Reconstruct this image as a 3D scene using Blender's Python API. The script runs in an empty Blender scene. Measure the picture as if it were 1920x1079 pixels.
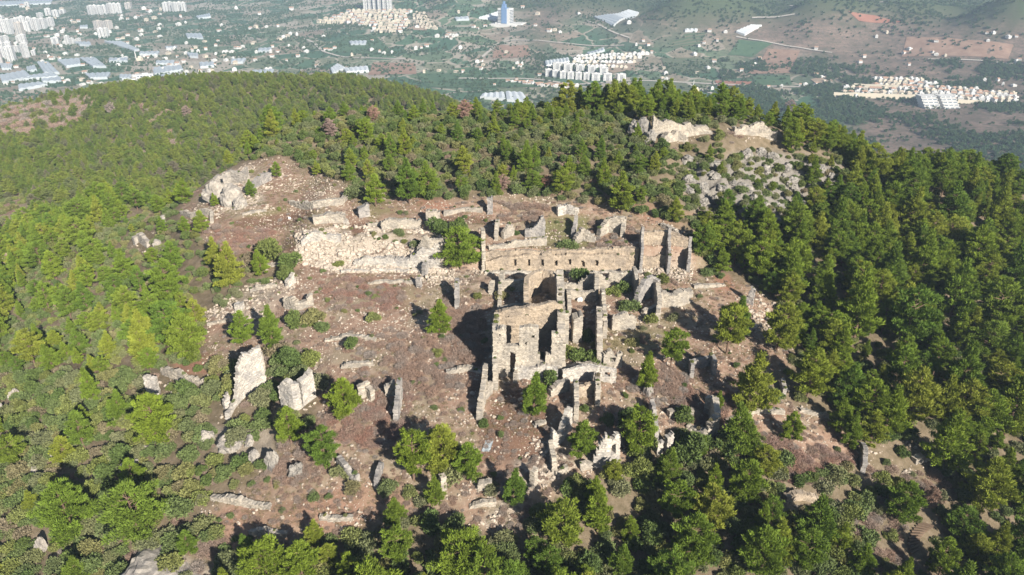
import bpy, math, random
import numpy as np
from mathutils import Vector

random.seed(7)
RNG = np.random.default_rng(7)
S = bpy.context.scene
COL = S.collection

# ------------------------------------------------------------------ camera, sky, sun, exposure
CAM_H, PITCH, FPX, CX, CY = 80.0, math.radians(27.0), 1371.0, 960.0, 539.5
cam_d = bpy.data.cameras.new('camera'); cam = bpy.data.objects.new('camera', cam_d); COL.objects.link(cam)
cam.location = (0, 0, CAM_H); cam.rotation_euler = (math.pi/2 - PITCH, 0, 0)
cam_d.sensor_width = 36.0; cam_d.lens = FPX/1920*36.0; cam_d.clip_start = 0.5; cam_d.clip_end = 20000
S.camera = cam
SUN_DIR = Vector((-0.5215, 0.8577, -0.5193)).normalized()      # the way the sunlight travels
SUN_EL = math.asin(-SUN_DIR.z)
W = bpy.data.worlds.new('World'); S.world = W; W.use_nodes = True
wn = W.node_tree.nodes; wl = W.node_tree.links
sky = wn.new('ShaderNodeTexSky'); sky.sky_type = 'NISHITA'; sky.sun_disc = False
sky.sun_elevation = SUN_EL; sky.sun_rotation = math.atan2(-SUN_DIR.x, -SUN_DIR.y)
sky.altitude = 300; sky.air_density = 1.0; sky.dust_density = .6
wn['Background'].inputs['Strength'].default_value = 0.05
wl.new(sky.outputs[0], wn['Background'].inputs[0])
sun_d = bpy.data.lights.new('sun', 'SUN'); sun = bpy.data.objects.new('sun', sun_d); COL.objects.link(sun)
sun_d.energy = 5.0; sun_d.angle = math.radians(0.5); sun_d.color = (1.0, 0.93, 0.82)
sun.rotation_euler = SUN_DIR.to_track_quat('-Z', 'Y').to_euler(); sun.location = (60, -100, 200)
S.view_settings.view_transform = 'Standard'; S.view_settings.look = 'None'
S.view_settings.exposure = 0.95; S.view_settings.gamma = 1.0
S.render.engine = 'CYCLES'
S.cycles.max_bounces = 4; S.cycles.diffuse_bounces = 1; S.cycles.glossy_bounces = 1
S.cycles.transmission_bounces = 2; S.cycles.volume_bounces = 0; S.cycles.use_denoising = True
S.cycles.caustics_reflective = False; S.cycles.caustics_refractive = False

# ------------------------------------------------------------------ small helpers
CP, SP = math.cos(PITCH), math.sin(PITCH)
def ray(px, py):
    u = (np.asarray(px, float)-CX)/FPX; v = (np.asarray(py, float)-CY)/FPX
    return u, CP - v*SP, -SP - v*CP                              # direction with unit camera depth
def project(x, y, z):
    dz = z-CAM_H; depth = y*CP - dz*SP; up = y*SP + dz*CP
    depth = np.where(np.abs(depth) < 1e-3, 1e-3, depth)
    return CX + FPX*x/depth, CY - FPX*up/depth, depth
def at_z(px, py, z):
    u, dy, dz = ray(px, py); t = (z-CAM_H)/dz
    return np.array([u*t, dy*t, z])
def at_y(px, py, y):
    u, dy, dz = ray(px, py); t = y/dy
    return np.array([u*t, y, CAM_H+dz*t])
def smooth(a, b, x):
    t = np.clip((x-a)/(b-a), 0, 1); return t*t*(3-2*t)
def _hash(ix, iy, s):
    n = (ix.astype(np.int64)*374761393 + iy.astype(np.int64)*668265263 + s*974711) & 0x7fffffff
    n = ((n ^ (n >> 13))*1274126177) & 0x7fffffff
    return ((n ^ (n >> 16)) & 0xffff)/65535.0
def vnoise(x, y, s=0):
    x = np.asarray(x, float); y = np.asarray(y, float)
    ix = np.floor(x); iy = np.floor(y); fx = x-ix; fy = y-iy
    fx = fx*fx*(3-2*fx); fy = fy*fy*(3-2*fy); ix = ix.astype(np.int64); iy = iy.astype(np.int64)
    a = _hash(ix, iy, s); b = _hash(ix+1, iy, s); c = _hash(ix, iy+1, s); d = _hash(ix+1, iy+1, s)
    return (a+(b-a)*fx)*(1-fy) + (c+(d-c)*fx)*fy
def fbm(x, y, s=0, o=4):
    r = 0; a = .5; f = 1.0
    for k in range(o):
        r = r + a*(vnoise(x*f+17.3*k, y*f-9.1*k, s+k)-.5)*2; a *= .5; f *= 2.03
    return r
def poly_sd(px, py, poly):
    """signed distance to a polygon, positive inside"""
    px = np.asarray(px, float); py = np.asarray(py, float)
    d = np.full(px.shape, 1e9); ins = np.zeros(px.shape, bool)
    n = len(poly)
    for i in range(n):
        x0, y0 = poly[i]; x1, y1 = poly[(i+1) % n]
        ex, ey = x1-x0, y1-y0
        t = np.clip(((px-x0)*ex+(py-y0)*ey)/(ex*ex+ey*ey+1e-9), 0, 1)
        d = np.minimum(d, np.hypot(px-x0-ex*t, py-y0-ey*t))
        c = ((y0 > py) != (y1 > py)) & (px < (x1-x0)*(py-y0)/((y1-y0) if y1 != y0 else 1e-9)+x0)
        ins ^= c
    return np.where(ins, d, -d)
def tag(o, label=None, cat=None, group=None, kind=None):
    if label: o['label'] = label
    if cat: o['category'] = cat
    if group: o['group'] = group
    if kind: o['kind'] = kind
    return o
def mesh_np(name, V, F, mats, uv=None, mi=None, shade=False):
    me = bpy.data.meshes.new(name)
    V = np.asarray(V, float)
    if isinstance(F, np.ndarray):
        n, k = F.shape
        me.vertices.add(len(V)); me.vertices.foreach_set('co', V.ravel())
        me.loops.add(n*k); me.loops.foreach_set('vertex_index', F.ravel().astype(np.int32))
        me.polygons.add(n); me.polygons.foreach_set('loop_start', np.arange(0, n*k, k, dtype=np.int32))
        me.polygons.foreach_set('loop_total', np.full(n, k, np.int32)); me.update(calc_edges=True)
    else:
        me.from_pydata([tuple(v) for v in V], [], F); me.update()
    for m in (mats if isinstance(mats, (list, tuple)) else [mats]): me.materials.append(m)
    if mi is not None: me.polygons.foreach_set('material_index', np.asarray(mi, np.int32))
    if uv is not None:
        l = me.uv_layers.new(name='uv'); vi = np.zeros(len(me.loops), np.int32)
        me.loops.foreach_get('vertex_index', vi); l.data.foreach_set('uv', np.asarray(uv, float)[vi].ravel())
    if shade: me.polygons.foreach_set('use_smooth', np.ones(len(me.polygons), bool))
    me.validate(verbose=False)
    return me
def add(name, me, parent=None, loc=None, rz=0, sc=None):
    o = bpy.data.objects.new(name, me); COL.objects.link(o)
    if parent is not None: o.parent = parent
    if loc is not None: o.location = [float(v) for v in loc]
    if rz: o.rotation_euler = (0, 0, float(rz))
    if sc is not None: o.scale = [float(v) for v in sc] if hasattr(sc, '__len__') else (float(sc),)*3
    return o
def empty(name, loc, rz=0, sc=None):
    o = add(name, None, None, loc, rz, sc); o.empty_display_size = .5; return o
_ones = ['', 'first', 'second', 'third', 'fourth', 'fifth', 'sixth', 'seventh', 'eighth', 'ninth', 'tenth', 'eleventh', 'twelfth', 'thirteenth',
         'fourteenth', 'fifteenth', 'sixteenth', 'seventeenth', 'eighteenth', 'nineteenth']
_tens = {2: 'twenty', 3: 'thirty', 4: 'forty', 5: 'fifty', 6: 'sixty', 7: 'seventy', 8: 'eighty', 9: 'ninety'}
def nth(n):
    if n < 20: return _ones[n]
    if n < 100:
        t, u = divmod(n, 10)
        return _tens[t]+'-'+_ones[u] if u else _tens[t][:-1]+'ieth'
    return 'hundred-and-'+nth(n-100) if n > 100 else 'hundredth'

# ------------------------------------------------------------------ materials
class NT:
    def __init__(s, name, rough=.9, spec=.2):
        s.m = bpy.data.materials.new(name); s.m.use_nodes = True
        s.n = s.m.node_tree.nodes; s.l = s.m.node_tree.links; s.b = s.n['Principled BSDF']
        s.b.inputs['Roughness'].default_value = rough; s.b.inputs['Specular IOR Level'].default_value = spec
    def new(s, t, **k):
        n = s.n.new(t)
        for a, v in k.items(): setattr(n, a, v)
        return n
    def attr(s, name): return s.new('ShaderNodeAttribute', attribute_name=name)
    def pos(s): return s.new('ShaderNodeNewGeometry').outputs['Position']
    def noise(s, scale, vec=None, detail=4, rough=.6):
        n = s.new('ShaderNodeTexNoise'); n.inputs['Scale'].default_value = scale
        n.inputs['Detail'].default_value = detail; n.inputs['Roughness'].default_value = rough
        s.l.new(vec if vec is not None else s.pos(), n.inputs['Vector']); return n.outputs['Fac']
    def ramp(s, fac, stops):
        r = s.new('ShaderNodeValToRGB'); e = r.color_ramp.elements
        while len(e) < len(stops): e.new(.5)
        for k, (p, c) in enumerate(stops):
            e[k].position = p; e[k].color = (*c, 1) if len(c) == 3 else c
        s.l.new(fac, r.inputs[0]); return r.outputs[0]
    def mix(s, fac, a, b, mode='MIX'):
        n = s.new('ShaderNodeMix', data_type='RGBA', blend_type=mode)
        for sock, v in ((n.inputs[0], fac), (n.inputs[6], a), (n.inputs[7], b)):
            if isinstance(v, (int, float)): sock.default_value = v
            elif isinstance(v, tuple): sock.default_value = (*v, 1)
            else: s.l.new(v, sock)
        return n.outputs[2]
    def math(s, op, a, b=None, c=None):
        n = s.new('ShaderNodeMath', operation=op)
        for k, v in enumerate((a, b, c)):
            if v is None: continue
            if isinstance(v, (int, float)): n.inputs[k].default_value = v
            else: s.l.new(v, n.inputs[k])
        return n.outputs[0]
    def col(s, c):
        if isinstance(c, tuple): s.b.inputs['Base Color'].default_value = (*c, 1)
        else: s.l.new(c, s.b.inputs['Base Color'])
        return s
    def bump(s, h, strength=.5, dist=.2):
        b = s.new('ShaderNodeBump'); b.inputs['Strength'].default_value = strength; b.inputs['Distance'].default_value = dist
        s.l.new(h, b.inputs['Height']); s.l.new(b.outputs[0], s.b.inputs['Normal']); return s

def leaf_mat(name, stops, transl=.3):
    """foliage: hue differs from plant to plant, slightly from clump to clump"""
    t = NT(name, .75, .15)
    oi = t.new('ShaderNodeObjectInfo'); c = t.ramp(oi.outputs['Random'], stops)
    ta = t.attr('tint').outputs['Fac']
    v = t.math('MULTIPLY_ADD', ta, .75, .62)
    c = t.mix(1.0, c, v, 'MULTIPLY')
    t.col(c)
    tr = t.new('ShaderNodeBsdfTranslucent'); t.l.new(c, tr.inputs[0])
    mx = t.new('ShaderNodeMixShader'); mx.inputs[0].default_value = transl
    t.l.new(t.b.outputs[0], mx.inputs[1]); t.l.new(tr.outputs[0], mx.inputs[2])
    t.l.new(mx.outputs[0], t.n['Material Output'].inputs['Surface'])
    return t.m
M = {}
M['pine'] = leaf_mat('pine_needles', [(0, (.150, .225, .030)), (.3, (.200, .265, .030)), (.55, (.120, .195, .030)), (.8, (.225, .275, .035)), (1, (.250, .275, .042))], .17)
M['ridgepine'] = leaf_mat('ridge_pine_needles', [(0, (.125, .185, .035)), (.4, (.175, .225, .040)), (.7, (.21, .245, .045)), (.9, (.15, .18, .07)), (1, (.20, .175, .12))], .17)  # duller than the hill pines: haze and viewing angle put into the needle colour
M['maquis'] = leaf_mat('maquis_leaves', [(0, (.150, .190, .068)), (.3, (.120, .165, .055)), (.55, (.190, .195, .105)), (.8, (.190, .220, .060)), (.92, (.215, .205, .085)), (1, (.225, .185, .125))], .12)
M['laurel'] = leaf_mat('laurel_leaves', [(0, (.090, .135, .040)), (.7, (.120, .165, .045)), (1, (.16, .17, .05))], .14)
M['orchard'] = leaf_mat('orchard_leaves', [(0, (.045, .095, .045)), (.5, (.06, .11, .045)), (1, (.08, .115, .05))], .15)
M['twig'] = leaf_mat('dry_twigs', [(0, (.30, .23, .19)), (.5, (.33, .22, .165)), (1, (.30, .26, .23))], .0)
M['rust'] = leaf_mat('rust_twigs', [(0, (.32, .18, .135)), (.6, (.33, .215, .17)), (1, (.29, .21, .185))], .0)
M['straw'] = leaf_mat('dry_grass', [(0, (.26, .21, .11)), (.5, (.20, .19, .09)), (1, (.30, .23, .14))], .2)
t = NT('pine_bark'); M['bark'] = t.col(t.ramp(t.noise(6), [(.3, (.10, .065, .045)), (.7, (.22, .15, .11))])).m

def stone(name, a, b, mort, brick=True, scale=1.0):
    t = NT(name, .95, .1)
    p = t.pos()
    n1 = t.noise(.9, p, 5, .65); n2 = t.noise(5.5, p, 4, .6)
    c = t.ramp(n1, [(.3, a), (.55, b), (.75, tuple(min(1, v*1.12) for v in b))])
    c = t.mix(t.math('MULTIPLY', t.ramp(n2, [(.52, (0, 0, 0)), (.72, (1, 1, 1))]), .55), c, mort)
    stn = t.ramp(t.noise(.38, p, 5, .7), [(.42, (0, 0, 0)), (.62, (1, 1, 1))])
    c = t.mix(t.math('MULTIPLY', stn, .62), c, tuple(v*.62 for v in (a[0]*.92, a[1]*.97, a[2]*1.12)))
    h = n2
    if brick:
        uv = t.new('ShaderNodeUVMap', uv_map='uv')
        br = t.new('ShaderNodeTexBrick'); t.l.new(uv.outputs[0], br.inputs['Vector'])
        br.inputs['Color1'].default_value = (1, 1, 1, 1); br.inputs['Color2'].default_value = (.82, .80, .77, 1); br.inputs['Mortar'].default_value = (.6, .56, .5, 1)
        br.inputs['Scale'].default_value = 1.0; br.inputs['Mortar Size'].default_value = .035*scale; br.inputs['Brick Width'].default_value = .55*scale
        br.inputs['Row Height'].default_value = .28*scale; br.inputs['Bias'].default_value = 0
        c = t.mix(.5, c, br.outputs['Color'], 'MULTIPLY')
        h = t.math('ADD', t.math('MULTIPLY', br.outputs['Fac'], -.35), n2)
    t.col(c); t.bump(h, .8, .12)
    return t.m
M['cream'] = stone('cream_limestone', (.34, .305, .255), (.52, .465, .39), (.18, .16, .135))
M['tan'] = stone('tan_limestone', (.35, .285, .215), (.50, .41, .315), (.20, .165, .125))
M['white'] = stone('white_marble', (.38, .355, .32), (.58, .535, .475), (.23, .21, .185), True, 1.3)
M['grey'] = stone('grey_limestone', (.22, .205, .19), (.37, .34, .31), (.12, .11, .10), False)
M['rock'] = stone('karst_rock', (.19, .175, .155), (.33, .305, .27), (.09, .08, .07), False)
M['palerock'] = stone('pale_rock', (.25, .225, .195), (.42, .38, .33), (.12, .105, .09), False)
def plain(name, c, rough=.8, spec=.2, var=.12, sc=.5):
    t = NT(name, rough, spec)
    n = t.noise(sc)
    t.col(t.ramp(n, [(.3, tuple(v*(1-var) for v in c)), (.7, tuple(min(1, v*(1+var)) for v in c))])); return t.m
# ------------------------------------------------------------------ terrain
WALL_Y = 161.0
def step_h(x, y):
    """the terrace held by the long niche wall"""
    soft = np.where(x < -20, 7.0*smooth(-20, -27, x)+.5, .5)
    d = (y-WALL_Y-.35)/soft
    t = np.clip(d, 0, 1); t = t*t*(3-2*t)
    return 5.0*t*smooth(-62, -50, x)*smooth(52, 41, x)*smooth(290, 166, y)
ctrl = []
def cpt(py, *pts):
    for px, z in pts: ctrl.append(at_z(px, py, z))
cpt(1079, (0, -24), (480, -14), (960, -10), (1440, -13), (1920, -24))
cpt(980, (200, -17), (720, -8), (1200, -9), (1700, -17))
cpt(900, (0, -24), (300, -12), (600, -6), (960, -5), (1300, -7), (1600, -12), (1920, -20))
cpt(810, (150, -15), (480, -5), (800, -2.5), (1120, -2.5), (1500, -7), (1800, -14))
cpt(720, (0, -24), (250, -10), (450, -4), (700, -1), (960, 0), (1200, -.5), (1450, -4), (1700, -10), (1920, -17))
cpt(600, (0, -26), (200, -16), (380, -4), (600, 1), (960, 1.5), (1250, 1), (1500, -3), (1750, -10), (1920, -16))
cpt(515, (0, -30), (250, -12), (430, 0), (580, 3), (760, 3), (960, 3), (1120, 3), (1280, 3), (1450, 1), (1700, -6), (1920, -13))
cpt(425, (200, -16), (360, 1), (450, 5), (600, 8.6), (780, 8.6), (960, 8.8), (1120, 9), (1250, 9.5), (1400, 6), (1600, 0), (1900, -9))
cpt(380, (330, -3), (430, 6.5), (600, 10), (800, 11), (960, 12), (1200, 13))
cpt(345, (400, 4), (500, 8.5), (700, 11.5), (960, 14.5), (1250, 15.5), (1450, 9), (1700, 1), (1900, -5))
cpt(300, (460, 7.5), (600, 11), (800, 15), (960, 17.5), (1200, 19), (1400, 17))
for px, py, z in [(450, 300, 7), (560, 240, 13), (650, 222, 16), (800, 220, 18), (960, 228, 20), (1100, 232, 21.5), (1250, 235, 23), (1400, 250, 21), (1500, 280, 16),
                  (1600, 312, 10), (1750, 342, 3), (1920, 372, -5)]: ctrl.append(at_z(px, py, z))
for p in [(-100, 30, -45), (0, 30, -28), (100, 30, -45), (0, -100, -90), (-220, -60, -120), (220, -60, -120), (-300, 120, -90), (330, 120, -110),
          (-130, 262, -34), (-90, 300, -30), (-40, 300, -14), (0, 295, 0), (60, 285, 4), (120, 270, -10), (200, 270, -38), (280, 250, -60),
          (-60, 350, -40), (0, 360, -38), (80, 350, -45), (180, 340, -80), (0, 450, -75), (100, 450, -100), (260, 420, -150), (400, 300, -150), (420, 600, -195),
          (-300, 220, -60), (-420, 200, -100), (-600, 300, -150), (-700, 500, -170), (-600, 100, -190),
          (-500, 760, -120), (-350, 780, -110), (-200, 780, -110), (-50, 740, -110), (60, 680, -110), (150, 600, -130), (-500, 950, -190), (-250, 1000, -195), (0, 950, -195), (200, 850, -200),
          (-900, 800, -195), (-1500, 1200, -200), (-2500, 1500, -200), (-1500, 300, -210), (1500, 300, -200), (900, 500, -200), (2500, 1500, -100),
          (-2800, 4200, -190), (-1000, 4400, -150), (600, 4200, -40), (2000, 3600, 60), (3000, 3000, 60), (3000, 4400, 70), (-3000, -400, -230), (3000, -400, -230), (0, -400, -220)]:
    ctrl.append(np.array(p, float))
for px, py, z in [(30, 430, -40), (150, 430, -34), (280, 400, -22), (0, 350, -46), (150, 350, -44), (280, 340, -40), (0, 300, -49), (150, 300, -47), (300, 300, -44), (400, 280, -40), (0, 235, -54), (200, 230, -47), (400, 220, -42),
                  (550, 190, -40), (30, 200, -56), (120, 185, -48), (200, 180, -43), (300, 160, -36), (450, 158, -33), (600, 160, -32), (720, 170, -35), (800, 190, -44),
                  (0, 110, -200), (0, 20, -200), (150, 60, -200), (300, 30, -200), (300, 120, -200), (480, 80, -200), (600, 100, -197), (600, 20, -182), (720, 60, -180), (800, 25, -165), (800, 130, -200), (950, 52, -168), (900, 100, -188), (850, 10, -150), (1000, 170, -200),
                  (1100, 100, -198), (1200, 50, -178), (1150, 15, -150), (1300, 12, -118), (1350, 110, -192), (1250, 150, -200), (1450, 60, -172), (1400, 25, -130), (1600, 80, -168), (1600, 175, -200), (1750, 160, -196),
                  (1800, 60, -152), (1850, 190, -200), (1900, 110, -170), (1700, 25, -118), (1900, 15, -88), (1520, 20, -118), (1850, 250, -195), (1720, 250, -205)]:
    ctrl.append(at_z(px, py, z))
ctrl = np.array(ctrl); cx_, cy_, cz_ = ctrl.T
cz_ = cz_ - step_h(cx_, cy_)
C2 = 14.0**2
A_ = np.sqrt((cx_[:, None]-cx_)**2 + (cy_[:, None]-cy_)**2 + C2)
n_ = len(ctrl)
AA = np.zeros((n_+3, n_+3)); AA[:n_, :n_] = A_ - np.eye(n_)*.5; AA[:n_, n_] = 1; AA[:n_, n_+1] = cx_/1000; AA[:n_, n_+2] = cy_/1000; AA[n_:, :n_] = AA[:n_, n_:].T
wts = np.linalg.solve(AA, np.r_[cz_, 0, 0, 0])
def base_h(x, y):
    r = wts[n_] + wts[n_+1]*x/1000 + wts[n_+2]*y/1000
    for k in range(n_): r = r + wts[k]*np.sqrt((x-cx_[k])**2+(y-cy_[k])**2+C2)
    return r
def axis(lo, f0, f1, hi, d, g):
    mid = np.arange(f0, f1+d/2, d); up = []; s = d; v = mid[-1]
    while v < hi: s *= g; v += s; up.append(v)
    dn = []; s = d; v = mid[0]
    while v > lo: s *= g; v -= s; dn.append(v)
    return np.r_[dn[::-1], mid, up]
GX = axis(-3000, -105, 105, 3000, .7, 1.025); GY = axis(-350, 74, 236, 4400, .62, 1.025)
X, Y = np.meshgrid(GX, GY)
Z = base_h(X, Y)
dist = np.hypot(X, Y-140)
nearw = smooth(420, 240, dist)
PX, PY, PD = project(X, Y, Z + step_h(X, Y))
front = (Y < 262) & (Y > 50) & (np.abs(X) < 240)
wob = fbm(X/6, Y/6, 5)*14
def pmask(poly, soft=10, w=1.0):
    return smooth(-soft, soft, poly_sd(PX, PY, poly)+wob*w)*front
CLEAR = [(392, 325), (520, 298), (640, 345), (800, 380), (960, 366), (1130, 385), (1210, 405), (1290, 440), (1320, 520), (1420, 540), (1500, 600), (1480, 690), (1400, 705), (1430, 745),
         (1480, 755), (1570, 800), (1600, 850), (1500, 870), (1390, 820), (1290, 800), (1190, 830), (1170, 880), (1090, 900), (1010, 960), (960, 1010), (880, 985), (700, 970), (620, 1010),
         (430, 1040), (380, 960), (500, 880), (590, 800), (610, 720), (520, 650), (380, 690), (390, 600), (560, 510), (430, 470), (350, 440), (335, 395)]
m_clear = pmask(CLEAR, 14)
m_rock = pmask([(1280, 300), (1420, 290), (1575, 300), (1570, 350), (1480, 400), (1440, 430), (1330, 400), (1290, 370)], 20, 1.6)
m_pale = np.maximum.reduce([pmask([(560, 440), (640, 430), (830, 440), (835, 500), (640, 505), (560, 490)], 14), pmask([(385, 330), (470, 318), (500, 390), (420, 395)], 10),
                            pmask([(780, 505), (1290, 500), (1290, 530), (900, 545), (780, 525)], 8)*.6, pmask([(1180, 490), (1300, 495), (1290, 525), (1180, 515)], 8)*.8,
                            pmask([(990, 820), (1040, 830), (1075, 880), (1010, 915), (940, 990), (900, 985)], 8)*.75,
                            pmask([(225, 1045), (340, 1040), (420, 1079), (240, 1079)], 8), pmask([(385, 590), (480, 530), (560, 520), (540, 560), (440, 620)], 10)*.55,
                            pmask([(370, 800), (500, 790), (510, 860), (400, 850)], 10)*.6])
m_red = np.maximum.reduce([pmask([(320, 672), (405, 668), (400, 700), (330, 700)], 8), pmask([(780, 375), (830, 372), (850, 392), (790, 395)], 8), pmask([(560, 930), (690, 890), (800, 940), (640, 980)], 25)*.6,
                           pmask([(380, 425), (520, 440), (480, 480), (400, 475)], 14)*.25, pmask([(1340, 515), (1370, 510), (1372, 545), (1345, 545)], 8), pmask([(400, 960), (620, 905), (700, 960), (430, 1040)], 25)*.55,
                           pmask([(800, 610), (900, 600), (905, 680), (850, 660)], 20)*.5, pmask([(1190, 385), (1300, 410), (1280, 430), (1190, 405)], 10)*.6])
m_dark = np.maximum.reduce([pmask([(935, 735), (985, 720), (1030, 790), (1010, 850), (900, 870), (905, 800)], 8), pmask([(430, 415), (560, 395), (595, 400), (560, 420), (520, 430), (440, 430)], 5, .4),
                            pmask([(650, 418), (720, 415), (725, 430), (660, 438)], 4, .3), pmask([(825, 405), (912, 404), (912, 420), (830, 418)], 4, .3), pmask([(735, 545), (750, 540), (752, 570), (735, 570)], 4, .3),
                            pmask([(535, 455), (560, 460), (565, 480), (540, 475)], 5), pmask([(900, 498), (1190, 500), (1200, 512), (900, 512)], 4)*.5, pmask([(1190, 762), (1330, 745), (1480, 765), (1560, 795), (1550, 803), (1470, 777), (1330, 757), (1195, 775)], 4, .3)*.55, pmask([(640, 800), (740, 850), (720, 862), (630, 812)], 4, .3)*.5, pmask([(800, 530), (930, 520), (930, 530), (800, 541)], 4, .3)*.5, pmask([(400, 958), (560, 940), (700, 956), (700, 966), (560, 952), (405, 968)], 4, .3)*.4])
m_grass = np.maximum.reduce([pmask([(1030, 405), (1100, 410), (1110, 460), (985, 465), (1000, 430)], 8), pmask([(460, 395), (540, 390), (550, 410), (470, 415)], 8)*.8, pmask([(660, 350), (745, 395), (700, 415), (670, 400)], 8)*.7,
                             pmask([(1000, 640), (1260, 610), (1280, 660), (1160, 660)], 16)*.6, pmask([(670, 545), (770, 530), (790, 560), (680, 570)], 14)*.45])
front2 = (Y > 240) & (Y < 470) & (X < -140)
m_bare2 = smooth(-10, 10, poly_sd(PX, PY, [(-80, 380), (40, 375), (85, 405), (60, 430), (-80, 440)])+wob)*front2
m_scrub2 = smooth(-30, 40, poly_sd(PX, PY, [(-200, 190), (150, 165), (190, 195), (160, 230), (40, 270), (-200, 300)])+wob*2)*((Y > 330) & (Y < 900))
Z = Z + step_h(X, Y)
Z += nearw*(fbm(X/26, Y/26, 11)*1.1*(1-.7*m_clear) + fbm(X/6, Y/6, 12)*.45 + fbm(X/1.9, Y/1.9, 13, 3)*.16)
ridg = (1-np.abs(fbm(X/5.5, Y/5.5, 31, 4))*2.2)
Z += m_rock*(ridg*2.6 - 1.0) + m_pale*fbm(X/2.0, Y/2.0, 15, 4)*1.15 - m_dark*.25
# far country: gullies and rolling ground
farw = smooth(700, 1300, dist)
hillw = smooth(-200, -150, Z)
Z += farw*(fbm(X/260, Y/260, 21, 5)*16*(.25+hillw*1.6)) + farw*hillw*(1-np.abs(fbm(X/420, Y/420, 22, 4))*2)*26
Z += smooth(250, 500, dist)*smooth(1200, 700, dist)*fbm(X/60, Y/60, 23, 4)*4
Z = np.minimum(Z, 95)
ny, nx = X.shape
idx = np.arange(nx*ny).reshape(ny, nx)
quads = np.stack([idx[:-1, :-1], idx[:-1, 1:], idx[1:, 1:], idx[1:, :-1]], -1).reshape(-1, 4)
def ground(x, y):
    x = np.asarray(x, float); y = np.asarray(y, float)
    i = np.clip(np.searchsorted(GX, x)-1, 0, nx-2); j = np.clip(np.searchsorted(GY, y)-1, 0, ny-2)
    fx = np.clip((x-GX[i])/(GX[i+1]-GX[i]), 0, 1); fy = np.clip((y-GY[j])/(GY[j+1]-GY[j]), 0, 1)
    return (Z[j, i]*(1-fx)+Z[j, i+1]*fx)*(1-fy) + (Z[j+1, i]*(1-fx)+Z[j+1, i+1]*fx)*fy
TS = [40.0]
while TS[-1] < 6500: TS.append(TS[-1]*1.004+.05)
TS = np.array(TS)
def cast(px, py, tmin=0):
    """the point of the ground that a line of sight meets first"""
    u, dy, dz = ray(px, py); T = TS[TS > tmin]
    g = ground(u*T, dy*T) - (CAM_H+dz*T)
    k = np.argmax(g > 0) if (g > 0).any() else len(T)-1
    a, b = T[max(k-1, 0)], T[k]
    for _ in range(18):
        m = (a+b)/2
        if ground(u*m, dy*m) > CAM_H+dz*m: b = m
        else: a = m
    return np.array([u*b, dy*b, float(ground(u*b, dy*b))])
def mpp(p):                                                       # metres per photo pixel at a point
    return float(project(p[0], p[1], p[2])[2])/FPX

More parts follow.
